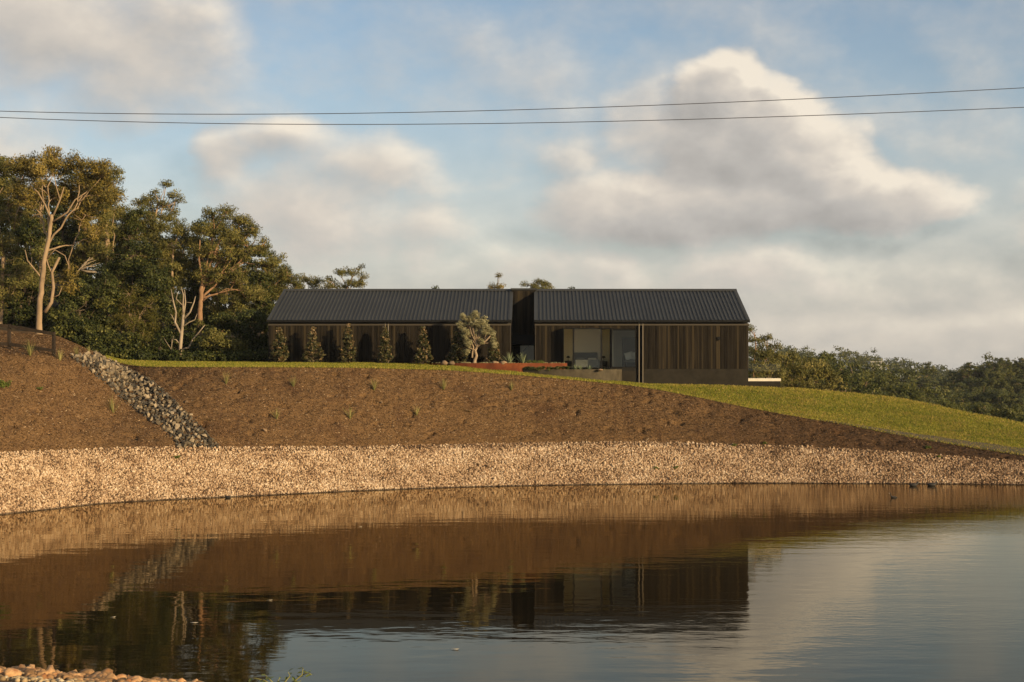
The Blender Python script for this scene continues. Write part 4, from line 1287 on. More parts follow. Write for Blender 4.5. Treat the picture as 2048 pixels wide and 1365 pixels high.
place_tree('gum_tree', 'gum with fanned pale stems below the tall thin gum', 95, [(318, 700), (322, 600), (328, 560)], .2, .12,
    [(330, 480, 34, 20), (372, 478, 32, 22), (300, 505, 34, 22), (352, 515, 38, 22), (318, 540, 36, 22), (375, 545, 28, 26)], 'gum', 1.05, 3,
    extra=[([(326, 585), (340, 555), (352, 530)], .07, .04), ([(324, 590), (318, 550), (312, 520)], .07, .04), ([(326, 575), (332, 540), (336, 510)], .06, .03)])
place_tree('gum_tree', 'broad gum with an orange trunk and heavy spreading limbs', 93, [(399, 665), (400, 620), (402, 590), (405, 555)], .22, .13,
    [(424, 430, 24, 12), (452, 428, 24, 12), (480, 440, 24, 14), (505, 462, 16, 16), (418, 462, 34, 16), (462, 470, 36, 18), (405, 500, 32, 20), (448, 510, 40, 20), (500, 500, 32, 20), (528, 490, 16, 14), (425, 550, 34, 18), (480, 550, 40, 20), (530, 530, 26, 20), (505, 585, 36, 18), (455, 592, 30, 14)], 'warm', 1.0, 2,
    extra=[([(402, 606), (418, 592), (436, 588), (452, 578), (476, 580)], .07, .02), ([(404, 570), (425, 550), (455, 545)], .09, .03), ([(404, 560), (398, 520), (400, 480)], .10, .04), ([(405, 560), (425, 520), (440, 480)], .10, .04), ([(404, 575), (430, 560), (452, 535), (466, 515)], .06, .02)])
place_tree('gum_tree', 'sloping gum whose crown runs down to the left end of the roof', 99, [(442, 700), (448, 640), (470, 600)], .15, .09,
    [(552, 520, 22, 16), (575, 548, 22, 18), (540, 555, 30, 20), (592, 572, 14, 18), (562, 590, 30, 20), (525, 610, 34, 18), (575, 625, 24, 20), (495, 630, 34, 20), (550, 640, 28, 18)], 'warm', 1.05, 2)
place_tree('rainforest_tree', 'dark dense rounded tree in front of the gums', 91, [(250, 705), (252, 620)], .2, .12,
    [(268, 515, 46, 34), (232, 560, 46, 38), (300, 560, 44, 40), (262, 600, 50, 36), (205, 600, 30, 42), (335, 600, 30, 40)], 'dense', 1.0)
place_tree('rainforest_tree', 'dark vine hung tree right of the golden gum trunk', 86, [(160, 700), (158, 620)], .2, .1,
    [(165, 590, 36, 50), (200, 640, 36, 40), (130, 620, 30, 40), (215, 590, 22, 46)], 'dense', 1.0)
place_tree('rainforest_tree', 'shady tree between the fence posts and golden gum', 88, [(40, 690), (42, 600)], .2, .1,
    [(35, 540, 30, 42), (60, 600, 30, 46), (20, 620, 36, 40), (60, 480, 26, 40)], 'dense', 1.0)
place_tree('wattle_tree', 'small yellow green wattle in front of the dark trees', 86.5, [(268, 716), (266, 668), (270, 640)], .09, .06,
    [(262, 592, 26, 20), (290, 610, 26, 22), (240, 620, 26, 24), (305, 645, 24, 24), (268, 640, 34, 26), (232, 660, 26, 26), (285, 680, 34, 22), (245, 695, 28, 18)], 'wattle', 1.0, 2,
    extra=[([(268, 660), (280, 635), (292, 618)], .035, .015), ([(267, 655), (258, 630), (250, 615)], .035, .015)])
place_tree('bushy_tree', 'dark bushy tree against the left end of the house', 87, [(510, 724), (508, 690)], .12, .08,
    [(512, 640, 24, 24), (498, 668, 28, 26), (524, 668, 14, 32), (515, 700, 22, 26), (490, 640, 18, 18)], 'dense', 1.1)
place_tree('bushy_tree', 'rounded olive green bush right of the bare dead tree', 86.3, [(446, 724), (446, 700)], .08, .05,
    [(445, 680, 28, 22), (470, 690, 22, 26), (424, 695, 24, 24), (450, 708, 36, 18)], 'dense', 1.2, leafm=M['leaf_gum'])
place_tree('bushy_tree', 'dark shrub behind the rounded olive green bush', 88.5, [(430, 722), (430, 690)], .08, .05,
    [(420, 655, 26, 24), (455, 650, 26, 20), (395, 680, 22, 30), (440, 640, 20, 16)], 'dense', 1.1)
place_tree('bushy_tree', 'low dark conifer like bush left of the bare dead tree', 85.9, [(320, 724), (320, 690)], .06, .03,
    [(320, 682, 8, 12), (320, 696, 16, 10), (320, 712, 26, 11)], 'dense', 1.6)
place_tree('bushy_tree', 'leafy shrub mound behind the bare sapling', 87.3, [(360, 722), (360, 695)], .06, .04,
    [(352, 690, 28, 26), (385, 705, 24, 18), (340, 660, 24, 24)], 'dense', 1.2)
for (lab, D, x, lb) in (
    ('tree mass behind the golden gum, darkest of the back row', 112, 60, [(30, 420, 60, 50), (100, 440, 60, 50), (160, 430, 50, 50), (60, 520, 70, 60), (150, 520, 70, 60)]),
    ('back row tree under the tall thin gum', 113, 250, [(215, 480, 50, 50), (280, 500, 55, 50), (250, 560, 70, 60), (330, 540, 50, 50)]),
    ('back row tree behind the broad orange gum', 112, 400, [(385, 500, 50, 40), (440, 510, 55, 45), (410, 570, 70, 50), (480, 560, 50, 45)]),
    ('back row tree at the low end of the forest by the roof', 112, 530, [(520, 560, 45, 35), (560, 590, 40, 35), (500, 620, 60, 45), (580, 640, 45, 40)])):
    place_tree('forest_tree', lab, D, [(x, 690), (x, 600)], .3, .15, lb, 'dense', .62, 1)
SKYLINE = [(-80, 318), (60, 314), (150, 335), (225, 368), (245, 408), (300, 432), (385, 446), (420, 436), (490, 446), (520, 484), (550, 522), (575, 548), (610, 585)]
for i, x in enumerate(range(-50, 600, 44)):
    yt = float(np.interp(x, [p_[0] for p_ in SKYLINE], [p_[1] for p_ in SKYLINE])) + 2
    lb_, y = [], yt + 14
    while y < 660:
        lb_.append((x + random.uniform(-16, 16), y, random.uniform(18, 32), random.uniform(13, 24))); y += random.uniform(20, 30)
    D = 94 + (i % 3) * 3
    kd = ('gum', 'dense', 'warm')[i % 3]
    place_tree('forest_tree', ('olive gum', 'dark leafy tree', 'orange stemmed gum')[i % 3] + ' deep in the forest, ' + 'first second third fourth fifth sixth seventh eighth ninth tenth eleventh twelfth thirteenth fourteenth fifteenth'.split()[i] + ' from the left in its row', D,
               [(x, 715), (x + 3, 640), (x - 2, 580), (x, min(600, yt + 70))] if yt + 70 < 575 else [(x, 715), (x, 660), (x + 2, 630)], .17, .08, lb_, kd, .95, 1)
place_tree('rainforest_tree', 'dark filler tree between golden gum trunk and drooping gum', 104, [(130, 715), (130, 640), (128, 560)], .16, .09, [(140, 470, 30, 24), (118, 505, 34, 28), (160, 510, 30, 28), (95, 460, 26, 24), (140, 550, 36, 28), (180, 470, 26, 24)], 'dense', 1.0)
place_tree('rainforest_tree', 'dark tree closing the gap behind the dead tree and orange trunk', 105, [(410, 715), (410, 660), (412, 620)], .16, .09, [(380, 575, 30, 26), (415, 560, 30, 24), (450, 600, 32, 26), (400, 615, 34, 26), (470, 640, 32, 26), (360, 620, 30, 26), (430, 650, 34, 24)], 'dense', 1.0)
# bare dead tree and bare sapling
def bare(name, label, D, limbs, m):
    root = empty(name, P(limbs[0][0][0][0], limbs[0][0][0][1], D), label, 'tree')
    w = MB()
    for (pl, ra, rb) in limbs:
        pp = [P(q[0], q[1], D + (q[2] if len(q) > 2 else 0)) for q in pl]
        w.tube(pp, [ra + (rb - ra) * i / (len(pp) - 1) for i in range(len(pp))], 7)
    o = w.build('trunk', m, root, True); o.matrix_parent_inverse = Matrix.Translation(-root.location)
    return root
bare('dead_tree', 'bare bleached dead tree with forked limbs before the forest', 86.2, [
    ([(360, 716), (361, 690), (364, 660), (367, 630)], .14, .085), ([(362, 668), (350, 645), (352, 625), (347, 605), (344, 590), (342, 578)], .085, .02),
    ([(367, 632), (366, 610), (367, 590), (362, 575)], .075, .02), ([(367, 632), (371, 605), (369, 580)], .07, .02), ([(366, 640), (380, 625), (388, 605), (391, 593)], .075, .02),
    ([(365, 655), (378, 645), (390, 640), (394, 628)], .05, .012), ([(361, 690), (352, 680), (342, 678)], .05, .02), ([(362, 700), (378, 695), (385, 680), (398, 665), (410, 650)], .07, .025),
    ([(350, 645), (344, 632), (340, 628)], .03, .01), ([(347, 605), (341, 600)], .02, .01), ([(371, 605), (384, 606)], .025, .01), ([(369, 615), (352, 598), (356, 585)], .04, .012)], M['dead_wood'])
bare('dead_sapling', 'thin bare grey sapling left of the dead tree', 85.8, [([(342, 722), (343, 700), (344, 680)], .03, .015), ([(343, 700), (333, 685), (328, 676)], .02, .008), ([(343, 705), (352, 698)], .015, .006), ([(344, 690), (347, 672)], .015, .006)], M['dead_wood'])
tw_ = [([(152, 548), (160, 538), (170, 528), (180, 515)], .05, .02)]
for k in range(12):
    a = random.uniform(-.5, 1.2); l = random.uniform(18, 36)
    tw_.append(([(160 + k % 4 * 2, 540), (160 + l * .5 * math.cos(a), 540 - l * .55 * math.sin(a)), (160 + l * math.cos(a) + 6, 540 - l * .9 * math.sin(a) + random.uniform(-3, 3))], .028, .012))
tr_ = bare('fallen_branch', 'bleached spray of dead twigs caught in the dark trees', 83.8, tw_, M['dead_wood']); tr_['category'] = 'branch'

# undergrowth along the forest edge
cen, rad = [], []
for k in range(900):
    x = random.uniform(-60, 540); t_ = random.random()
    D = 84.5 + 9 * random.random() if x > 215 else (np.interp(x, [-60, 60, 130, 215], [89, 88, 83.5, 84]) + 7 * random.random())
    X = (x - CX) * D / F
    cen.append((X, D, ground(X, D) + random.uniform(.05, .35 + .9 * max(0, min(1, (D - 84) / 5))))); rad.append(random.uniform(.3, .6))
for k in range(200):     # vines and shrubs down the back of the mulch rise
    x = random.uniform(112, 300); D = np.interp(x, [112, 160, 230, 300], [82.5, 82.6, 84, 85.5]) + random.random() * 3
    X = (x - CX) * D / F
    cen.append((X, D, ground(X, D) + random.uniform(.1, 1.6))); rad.append(random.uniform(.3, .6))
v, f, tn = leaf_cloud(np.array(cen), np.array(rad), 75, .21, .11, .1, .8)
o = obj('undergrowth', mesh_np('undergrowth', v, f, M['leaf_dense'], False, tn))
tag(o, 'tangled dark green undergrowth and vines along the forest edge', 'undergrowth', kind='stuff')

# --- trees showing over the roof
place_tree('gum_tree', 'dark rounded gum peeping over the left end of the roof', 112, [(620, 720), (620, 600)], .2, .1, [(612, 562, 14, 12), (630, 568, 18, 12), (600, 575, 16, 14), (622, 595, 30, 16)], 'gum', 1.1)
place_tree('gum_tree', 'open gum with lacy crown standing over the left roof', 110, [(690, 720), (686, 610), (688, 585)], .2, .1,
    [(660, 562, 14, 8), (680, 548, 16, 7), (702, 545, 16, 8), (718, 535, 8, 7), (722, 556, 8, 14), (672, 575, 22, 8), (705, 570, 18, 9), (690, 595, 34, 14), (652, 575, 8, 6)], 'gum', 1.25, 2)
place_tree('slender_tree', 'thin stalk with a single leaf tuft over the roof', 140, [(995, 700), (994, 600), (995, 572), (996, 553)], .08, .03, [(997, 551, 4, 3), (984, 575, 6, 4), (1000, 573, 8, 5), (990, 590, 18, 10)], 'gold', 1.6, 1)
place_tree('bushy_tree', 'dark clumped treetop over the right roof by the gap', 140, [(1082, 720), (1082, 620), (1084, 590)], .2, .1,
    [(1053, 571, 7, 4), (1068, 572, 9, 8), (1075, 564, 4, 5), (1088, 568, 12, 8), (1102, 572, 6, 7), (1085, 580, 28, 6), (1080, 600, 34, 14)], 'gum', 1.6, 1)
place_tree('bushy_tree', 'tip of a treetop just over the right roof', 140, [(1146, 720), (1146, 600)], .15, .08, [(1146, 580, 7, 5), (1146, 596, 16, 10)], 'dense', 1.6, 1)
place_tree('bushy_tree', 'tip of a treetop just over the middle of the left roof', 140, [(868, 720), (868, 600)], .15, .08, [(868, 580, 5, 4), (868, 596, 14, 10)], 'dense', 1.6, 1)

# --- trees beyond the right end of the house
place_tree('gum_tree', 'gum with tufted top touching the right end wall', 98, [(1507, 790), (1507, 730), (1512, 690), (1508, 664)], .07, .03,
    [(1505, 659, 11, 4), (1504, 682, 10, 7), (1518, 684, 9, 6), (1512, 705, 18, 12), (1530, 715, 14, 10), (1510, 735, 20, 16), (1512, 765, 24, 18)], 'warm', 1.3)
place_tree('gum_tree', 'gum with white forked stems behind the terrace wall', 100, [(1536, 800), (1535, 745), (1538, 720)], .16, .09,
    [(1527, 678, 5, 4), (1538, 676, 5, 3), (1542, 690, 12, 6), (1553, 694, 8, 6), (1538, 704, 18, 9), (1558, 714, 14, 11), (1545, 728, 22, 12), (1530, 752, 20, 14), (1556, 752, 20, 16)], 'gum', 1.25, 3,
    extra=[([(1535, 750), (1533, 730), (1532, 712)], .07, .04), ([(1536, 745), (1543, 728), (1547, 712)], .07, .04)])
place_tree('bushy_tree', 'dark leafy tree right of the terrace wall', 108, [(1583, 810), (1583, 760)], .2, .1,
    [(1570, 722, 18, 14), (1590, 715, 18, 12), (1600, 735, 24, 16), (1575, 748, 26, 20), (1595, 770, 30, 18), (1565, 775, 18, 16)], 'gum', 1.1)
place_tree('bushy_tree', 'rounded dark tree on the edge of the grass hill', 112, [(1640, 815), (1640, 770)], .2, .1,
    [(1618, 725, 16, 12), (1636, 735, 22, 14), (1655, 748, 22, 16), (1625, 758, 28, 20), (1665, 770, 26, 18), (1640, 782, 34, 14)], 'dense', 1.1, leafm=M['leaf_gum'])
place_tree('bushy_tree', 'sloping dark tree right of the rounded dark tree', 116, [(1690, 825), (1690, 780)], .2, .1,
    [(1672, 742, 14, 10), (1688, 752, 18, 13), (1700, 768, 20, 14), (1712, 784, 18, 10), (1680, 775, 24, 14)], 'dense', 1.1)

# --- middle distance trees: built once, then copied to every spot
def proto_tree(name, label, kind, hgt, lobes, r0, dens=1.0, bark=None, group=None):
    pts = [Vector((0, 0, 0)), Vector((.02 * hgt, 0, .35 * hgt)), Vector((0, .02 * hgt, .62 * hgt))]
    lb = [(Vector((x * hgt, y * hgt, z * hgt)), (rx * hgt, rx * hgt, rz * hgt)) for (x, y, z, rx, rz) in lobes]
    root = empty(name, (0, 0, 0), label, 'tree', group)
    tb, (v, f, tn), bm_, lm_ = tree_parts(pts[0], pts, r0, r0 * .5, lb, kind, dens, 2, twig_r=.05)
    tb.build('trunk', bark or bm_, root, True)
    obj('crown', mesh_np('crown', v, f, lm_, False, tn), root)
    return root
def copy_thing(root, loc, rz, sc, label, group):
    r = root.copy(); COL.objects.link(r); r.location = loc; r.rotation_euler = (0, 0, rz); r.scale = sc
    r['label'] = label; r['group'] = group
    for ch in root.children:
        c = ch.copy(); COL.objects.link(c); c.parent = r
    return r
protos = [
    proto_tree('valley_tree', 'x', 'far', 16, [(0, 0, .82, .22, .14), (.15, .08, .68, .2, .14), (-.17, -.05, .66, .2, .15), (.02, -.15, .58, .22, .14), (0, .12, .5, .26, .18)], .35),
    proto_tree('valley_tree', 'x', 'far', 17, [(.02, 0, .9, .12, .07), (-.12, .05, .80, .13, .08), (.14, -.05, .76, .13, .08), (0, .1, .68, .18, .09), (-.16, -.06, .60, .14, .09), (.15, .05, .55, .15, .1), (0, 0, .42, .2, .12)], .3),
    proto_tree('valley_tree', 'x', 'far', 15, [(0, 0, .72, .30, .22), (.2, .1, .55, .22, .2), (-.2, .1, .55, .22, .2), (0, -.2, .5, .24, .2)], .35, .9),
    proto_tree('valley_tree', 'x', 'far', 16, [(0, 0, .93, .04, .06), (0, 0, .80, .09, .07), (0, 0, .64, .13, .08), (0, 0, .46, .17, .09), (0, 0, .28, .20, .09)], .25, 1.3),
]
used_p = [False] * 4
def valley(px, ytop, D, kind, label, group, wide=1.0):
    X = (px - CX) * D / F; zt = H - (ytop - CY) * D / F; zb = ground(X, D) - .3
    h0 = (16, 17, 15, 16)[kind]
    s_ = max(.25, (zt - zb) / h0)
    rz = random.uniform(0, 6.28)
    if not used_p[kind]:
        r = protos[kind]; used_p[kind] = True
        r.location = (X, D, zb); r.rotation_euler = (0, 0, rz); r.scale = (s_ * wide, s_ * wide, s_); r['label'] = label; r['group'] = group
        return r
    return copy_thing(protos[kind], (X, D, zb), rz, (s_ * wide, s_ * wide, s_), label, group)
valley(1645, 693, 210, 1, 'tall tufted tree breaking the skyline past the sloping dark tree', 'trees beyond the grass hill')
valley(1662, 704, 230, 3, 'small dark pointed tree beside the tall tufted skyline tree', 'trees beyond the grass hill')
valley(1700, 708, 190, 2, 'pale rounded tree on the skyline right of the pointed tree', 'trees beyond the grass hill')
valley(1728, 714, 240, 0, 'flat topped tree left of the far white house', 'trees beyond the grass hill')
valley(1788, 715, 300, 2, 'broad low crown on the ridge right of the far white house', 'trees beyond the grass hill', 1.5)
valley(1855, 720, 420, 3, 'lone dark conifer standing above the ridge line', 'trees beyond the grass hill', 1.5)
ORD = 'first second third fourth fifth sixth seventh eighth ninth tenth eleventh twelfth thirteenth fourteenth'.split()
SHAPE = ('leafy tree', 'thin crowned tree', 'round crowned tree')
G1 = 'valley trees behind the grass hill'
for i_, (px, yt, D) in enumerate([(1735, 745, 150), (1762, 756, 146), (1790, 766, 140), (1815, 775, 138), (1840, 782, 134), (1868, 790, 130), (1895, 800, 128), (1925, 808, 125), (1955, 818, 122), (1985, 824, 120), (2015, 832, 118), (2045, 838, 116), (2080, 845, 114),
                    (1720, 735, 175), (1750, 738, 185), (1778, 750, 180), (1800, 758, 175), (1850, 765, 172), (1880, 775, 168), (1910, 785, 165), (1940, 792, 160), (1970, 800, 155), (2000, 806, 152), (2030, 812, 150), (2065, 820, 148)]):
    k = random.choice((0, 0, 1, 2, 2)); row, q = ('front', i_) if i_ < 13 else ('second', i_ - 13)
    valley(px + random.uniform(-8, 8), yt + random.uniform(-6, 6), D, k, SHAPE[k] + ', ' + ORD[q] + ' from the house in the ' + row + ' row behind the grass hill', G1)
G2 = 'tall trees on the near spur'
for i_, (px, yt, D) in enumerate([(1925, 730, 350), (1938, 718, 345), (1952, 722, 355), (1968, 726, 350), (1985, 713, 345), (2003, 714, 350), (2020, 718, 352), (2040, 716, 350), (2060, 714, 352), (1960, 745, 310), (1990, 738, 310), (2020, 742, 312), (2045, 740, 310), (2075, 738, 310),
                    (1945, 765, 270), (1975, 762, 270), (2005, 764, 268), (2035, 768, 268), (1895, 768, 300), (1910, 752, 330)]):
    k = random.choice((0, 1, 2, 2)); row, q = ('skyline', i_) if i_ < 9 else ('middle', i_ - 9) if i_ < 14 else ('lower', i_ - 14) if i_ < 18 else ('foot', i_ - 18)
    valley(px + random.uniform(-5, 5), yt + random.uniform(-4, 4), D, k, SHAPE[k] + ', ' + ORD[q] + ' from the left in the ' + row + ' row of the dark spur', G2)
G3 = 'trees along the left ridge beyond the house'
for i_, (px, yt, D) in enumerate(sorted([(1572, 702, 170), (1590, 697, 175), (1608, 700, 180), (1625, 704, 185), (1680, 722, 200), (1600, 715, 150), (1630, 716, 155), (1655, 728, 160), (1690, 735, 170), (1710, 730, 180), (1545, 712, 160), (1520, 715, 165)])):
    k = random.choice((0, 2, 2, 1)); valley(px, yt + random.uniform(-3, 3), D, k, SHAPE[k] + ', ' + ORD[i_] + ' from the house on the ridge before the far hill', G3)

# --- the far forest reads as one mass
def far_forest(name, label, g, n, s0, s1, L, per):
    pos, nrm, rr, cc = scatter_grid(g, n, 0, 15)
    hh = RNG.uniform(s0, s1, n)
    cen, rad, fd, ct = [], [], [], []
    for p_, h_ in zip(pos, hh):
        tone = RNG.normal(.45, .20); c0_ = p_ + np.array([0, 0, h_ * .50])
        for k in range(9):
            q = RNG.normal(size=3); q /= np.linalg.norm(q); q[2] = abs(q[2])
            cen.append(c0_ + q * np.array([.26, .26, .34]) * h_); rad.append(h_ * RNG.uniform(.09, .16)); fd.append(q); ct.append(tone)
    v, f, tn = leaf_cloud(np.array(cen), np.array(rad), per, L, L * .5, .1, .8, spread=.12, fdir=np.array(fd), ct=np.array(ct))
    o = obj(name, mesh_np(name, v, f, M['leaf_far'], False, tn))
    tag(o, label, 'forest', kind='stuff')
far_forest('far_forest', 'far green forest covering the long ridge across the valley', g_far, 1000, 8, 15, .95, 15)
far_forest('spur_forest', 'dark forest covering the near spur at the frame edge', g_near, 320, 7, 13, .75, 18)
# pale house on the ridge
M['far_white'] = mat('far_house_wall', (.50, .48, .43), .8, .2)
M['far_roof'] = mat('far_house_roof', (.40, .38, .35), .7, .3)
dh = empty('distant_house', P(1753, 726, 545), 'tiny pale flat roofed house among trees on the far ridge', 'house')
X, Y, Z = dh.location
fchild(dh, 'wall', MB().box(X - 2.3, X + 2.3, Y, Y + 5, Z - 4, Z + .35), M['far_white'])
fchild(dh, 'roof', MB().box(X - 2.8, X + 2.8, Y - .6, Y + 5.5, Z + .35, Z + .6), M['far_roof'])
for k in (-1.4, .2, 1.4):
    fchild(dh, 'window', MB().box(X + k - .4, X + k + .4, Y - .05, Y - .01, Z - .5, Z + .1), M['roof'])

# ------------------------------------------------------------------ magnolias along the wall, olive, planter plants
def magnolia(px, ytop, ybase, D, wpx, label, lean=0.0):
    X = (px - CX) * D / F; zb = ground(X, D) - .05
    zt = H - (ytop - CY) * D / F; hw = wpx / 2 * D / F; h_ = zt - zb
    root = empty('magnolia', (X, D, zb), label, 'tree', 'young magnolias along the black wall')
    tb = MB(); top = Vector((X + lean, D, zt - .1))
    st = [Vector((X, D, zb - .1)), Vector((X + .02, D, zb + h_ * .3)), Vector((X + lean * .5, D + .02, zb + h_ * .6)), top]
    tb.tube(st, [.035, .03, .022, .008], 7)
    cen, rad = [], []
    nlev = 15
    for i in range(nlev):
        t = .12 + .86 * i / (nlev - 1)
        prof = (1.0 - max(0, t - .22) / .80) ** .75 if t > .22 else .72 + .28 * t / .22
        r = hw * max(.12, prof) * random.uniform(.80, 1.12)
        nk = max(2, int(13 * r / hw))
        for k in range(nk):
            a = random.uniform(0, 6.28); q = r * random.uniform(.35, .92)
            c_ = Vector((X + lean * t + q * math.cos(a), D + q * math.sin(a), zb + h_ * t + random.uniform(-.08, .06)))
            cen.append(c_); rad.append(random.uniform(.10, .17))
            s_ = Vector((X + lean * t * .8, D, zb + h_ * t - q * .35))
            tb.tube([s_, s_.lerp(c_, .6) - Vector((0, 0, .03)), c_], [.011, .008, .004], 4, False)
    inv = Matrix.Translation(-root.location)
    o = tb.build('trunk', M['bark_dark'], root, True); o.matrix_parent_inverse = inv
    v, f, tn = leaf_cloud(np.array(cen), np.array(rad), 24, .15, .075, -.1, .9, base_t=.42, spread=.14, up=.25)
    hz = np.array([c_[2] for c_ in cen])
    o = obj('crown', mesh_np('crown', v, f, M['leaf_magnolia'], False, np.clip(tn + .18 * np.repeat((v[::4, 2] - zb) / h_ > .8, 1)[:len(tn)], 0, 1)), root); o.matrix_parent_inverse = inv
for (px, yt, wpx, lab, ln) in (
    (559, 655, 38, 'young magnolia nearest the forest end of the black wall', 0), (625.5, 655, 42, 'young magnolia second along the wall from the forest end', .02),
    (697.5, 651, 40, 'young magnolia with a bare stem foot, between forest end and downpipes', -.05), (769.5, 655, 33, 'narrow young magnolia standing before the pair of downpipes', 0),
    (846.5, 655, 38, 'young magnolia just left of the rusted planter tip', -.02), (915, 650, 42, 'young magnolia behind the left side of the olive tree', .05), (988, 675, 38, 'low young magnolia behind the right side of the olive tree', 0)):
    magnolia(px, yt, 722, 81.9, wpx, lab, ln)

zpl = ZC - .035
D_ = 80.95
olive_root = P(948, 722, D_); olive_root.z = zpl - .02
lb = []
for (x, y, rx, ry) in ((926, 632, 7, 6), (921, 650, 6, 10), (936, 641, 11, 11), (950, 628, 9, 7), (952, 646, 14, 12), (967, 642, 9, 10), (932, 668, 12, 12), (953, 667, 13, 12), (972, 660, 9, 12), (983, 670, 7, 12), (987, 688, 6, 12), (937, 688, 9, 8), (962, 684, 7, 6), (933, 703, 6, 7)):
    C = P(x, y, D_ + random.uniform(-.3, .3)); lb.append((C, (rx * D_ / F, rx * D_ / F, ry * D_ / F)))
KIND['olive'] = (.080, .020, 64, .12, .74, 'leaf_olive', 'bark_warm', .0, .85)
ol = empty('olive_tree', olive_root, 'silvery olive tree with a twisted trunk in the rusted planter', 'tree')
tb, (v, f, tn), bm_, lm_ = tree_parts(olive_root, [olive_root, P(953, 712, D_), P(950, 702, D_), P(955, 692, D_), P(951, 683, D_)], .105, .06, lb, 'olive', 1.7, 2, twig_r=.008)
tb.tube([P(953, 695, D_), P(962, 687, D_), P(972, 682, D_ - .1), (P(980, 673, D_ - .1)), P(984, 664, D_)], [.075, .06, .05, .035, .015], 7)
tb.tube([P(944, 716, D_), P(945, 705, D_), P(947, 695, D_), P(943, 684, D_)], [.07, .055, .045, .03], 7)
for q in range(5):
    tb.tube([P(951, 685, D_), P(943 + q * 5, 668, D_ - .1), P(938 + q * 8, 648, D_)], [.04, .025, .01], 5)
inv = Matrix.Translation(-olive_root)
M['bark_olive'] = mat('olive_bark', (.27, .20, .135), .9, .15, var=(9, .35), bump=(30, .6, .02))
o = tb.build('trunk', M['bark_olive'], ol, True); o.matrix_parent_inverse = inv
o = obj('crown', mesh_np('crown', v, f, lm_, False, tn), ol); o.matrix_parent_inverse = inv

def strap_mesh(n, L, w0, spread, droop, m, name='leaf', seg=4, dirn=None, smin=.15):
    """clump of arching strap leaves round the origin"""
    vs_, fs, ts = [], [], []
    for k in range(n):
        a = random.uniform(0, 6.28) if dirn is None else dirn + random.gauss(0, .5)
        out = random.uniform(smin, 1) * spread; l = L * random.uniform(.65, 1.1); t0 = random.random()
        side = np.array([-math.sin(a), math.cos(a), 0]); base = len(vs_)
        for i in range(seg + 1):
            t = i / seg
            r = l * (math.sin(out) * t + droop * .5 * t * t * out); z = l * (math.cos(out) * t - droop * t * t * out * .55)
            c_ = np.array([math.cos(a) * (r + .02), math.sin(a) * (r + .02), z])
            w = w0 * (1 - t) ** .6 * (.6 + .4 * min(1, 3 * t))
            vs_ += [c_ - side * w, c_ + side * w]
        for i in range(seg):
            fs.append((base + 2 * i, base + 2 * i + 1, base + 2 * i + 3, base + 2 * i + 2)); ts.append(t0)
    return mesh_np(name, np.array(vs_), np.array(fs), m, False, ts)
for (px, yb, D, s_, lab) in ((1019, 726, 80.9, 1.05, 'spiky agave in the rusted planter, beside the round boulder'), (1046, 726, 80.9, 1.1, 'spiky agave in the rusted planter, before the low lit window'),
                             (1150, 739, 80.4, .62, 'spiky agave at the planter edge under the wide pane'), (1178, 739, 80.5, .55, 'small spiky agave at the right end of the dark planter'), (1160, 739, 80.6, .5, 'small agave between its neighbours in the dark planter')):
    z = zpl if px < 1100 else ZD - .06
    me = strap_mesh(34, .75 * s_, .028 * s_, 1.05, .12, M['leaf_agave'])
    o = obj('agave', me, None, ((px - CX) * D / F, D, z)); tag(o, lab, 'plant', 'agaves in the planters')
bi = 0
for (px, py, w_, h_, D, lab) in ((889, 727, 9, 9, 80.7, 'left boulder of the pair at the tip of the rusted planter'), (904, 727, 9, 7, 80.75, 'flatter boulder of the pair at the tip of the rusted planter'),
                                 (990, 727, 11, 8, 80.6, 'long tan boulder right of the olive trunk'), (1007, 727, 10, 9, 80.55, 'round tan boulder beside the spiky agave'), (1201, 739, 9, 4, 80.0, 'low pale boulder at the right end of the dark planter')):
    bm = bmesh.new(); bmesh.ops.create_icosphere(bm, subdivisions=2, radius=1)
    sd = RNG.normal(size=3) * 5
    for v_ in bm.verts: v_.co *= 1 + .42 * noise.noise(v_.co * 1.2 + Vector(sd))
    me = bpy.data.meshes.new('boulder'); bm.to_mesh(me); bm.free(); me.polygons.foreach_set('use_smooth', np.ones(len(me.polygons), dtype=bool)); me.materials.append(M['boulder'])
    s_ = D / F
    o = obj('boulder', me, None, ((px - CX) * s_, D, zpl + h_ * .12 * s_ if px < 1100 else ZD - .03), (0, 0, random.uniform(-.4, .4)), (w_ * .72 * s_, w_ * .6 * s_, h_ * .58 * s_)); tag(o, lab, 'boulder', 'boulders in the planters')
# ground cover plants
def cover(name, label, pts, L, Wd, n_per, m, cat='plants'):
    v, f, tn = leaf_cloud(np.array([p_[:3] for p_ in pts]), np.array([p_[3] for p_ in pts]), n_per, L, Wd, .1, .75, base_t=.5)
    o = obj(name, mesh_np(name, v, f, m, False, tn)); tag(o, label, cat, kind='stuff')
pts = []
for k in range(130):
    t_ = random.uniform(.0, math.pi); r_ = random.uniform(.55, .98)
    pts.append((CPX + CPA * r_ * math.cos(t_), CPY - (CPB - .06) * random.uniform(.6, .97) * math.sin(t_), zpl + .03, random.uniform(.05, .13)))
cover('planter_groundcover', 'low grey green plants around the olive tree in the rusted planter', pts, .08, .03, 26, M['leaf_olive'])
pts = []
for k in range(110):
    px = random.uniform(1030, 1140); t_ = math.acos(max(-1, min(1, ((px - CX) * 80 / F - DPX) / (DPA - .1))))
    pts.append((DPX + (DPA - .12) * math.cos(t_), DPY - (DPB - .12) * math.sin(t_) + random.uniform(-.12, .15), ZD + random.uniform(-.05, .12), random.uniform(.08, .14)))
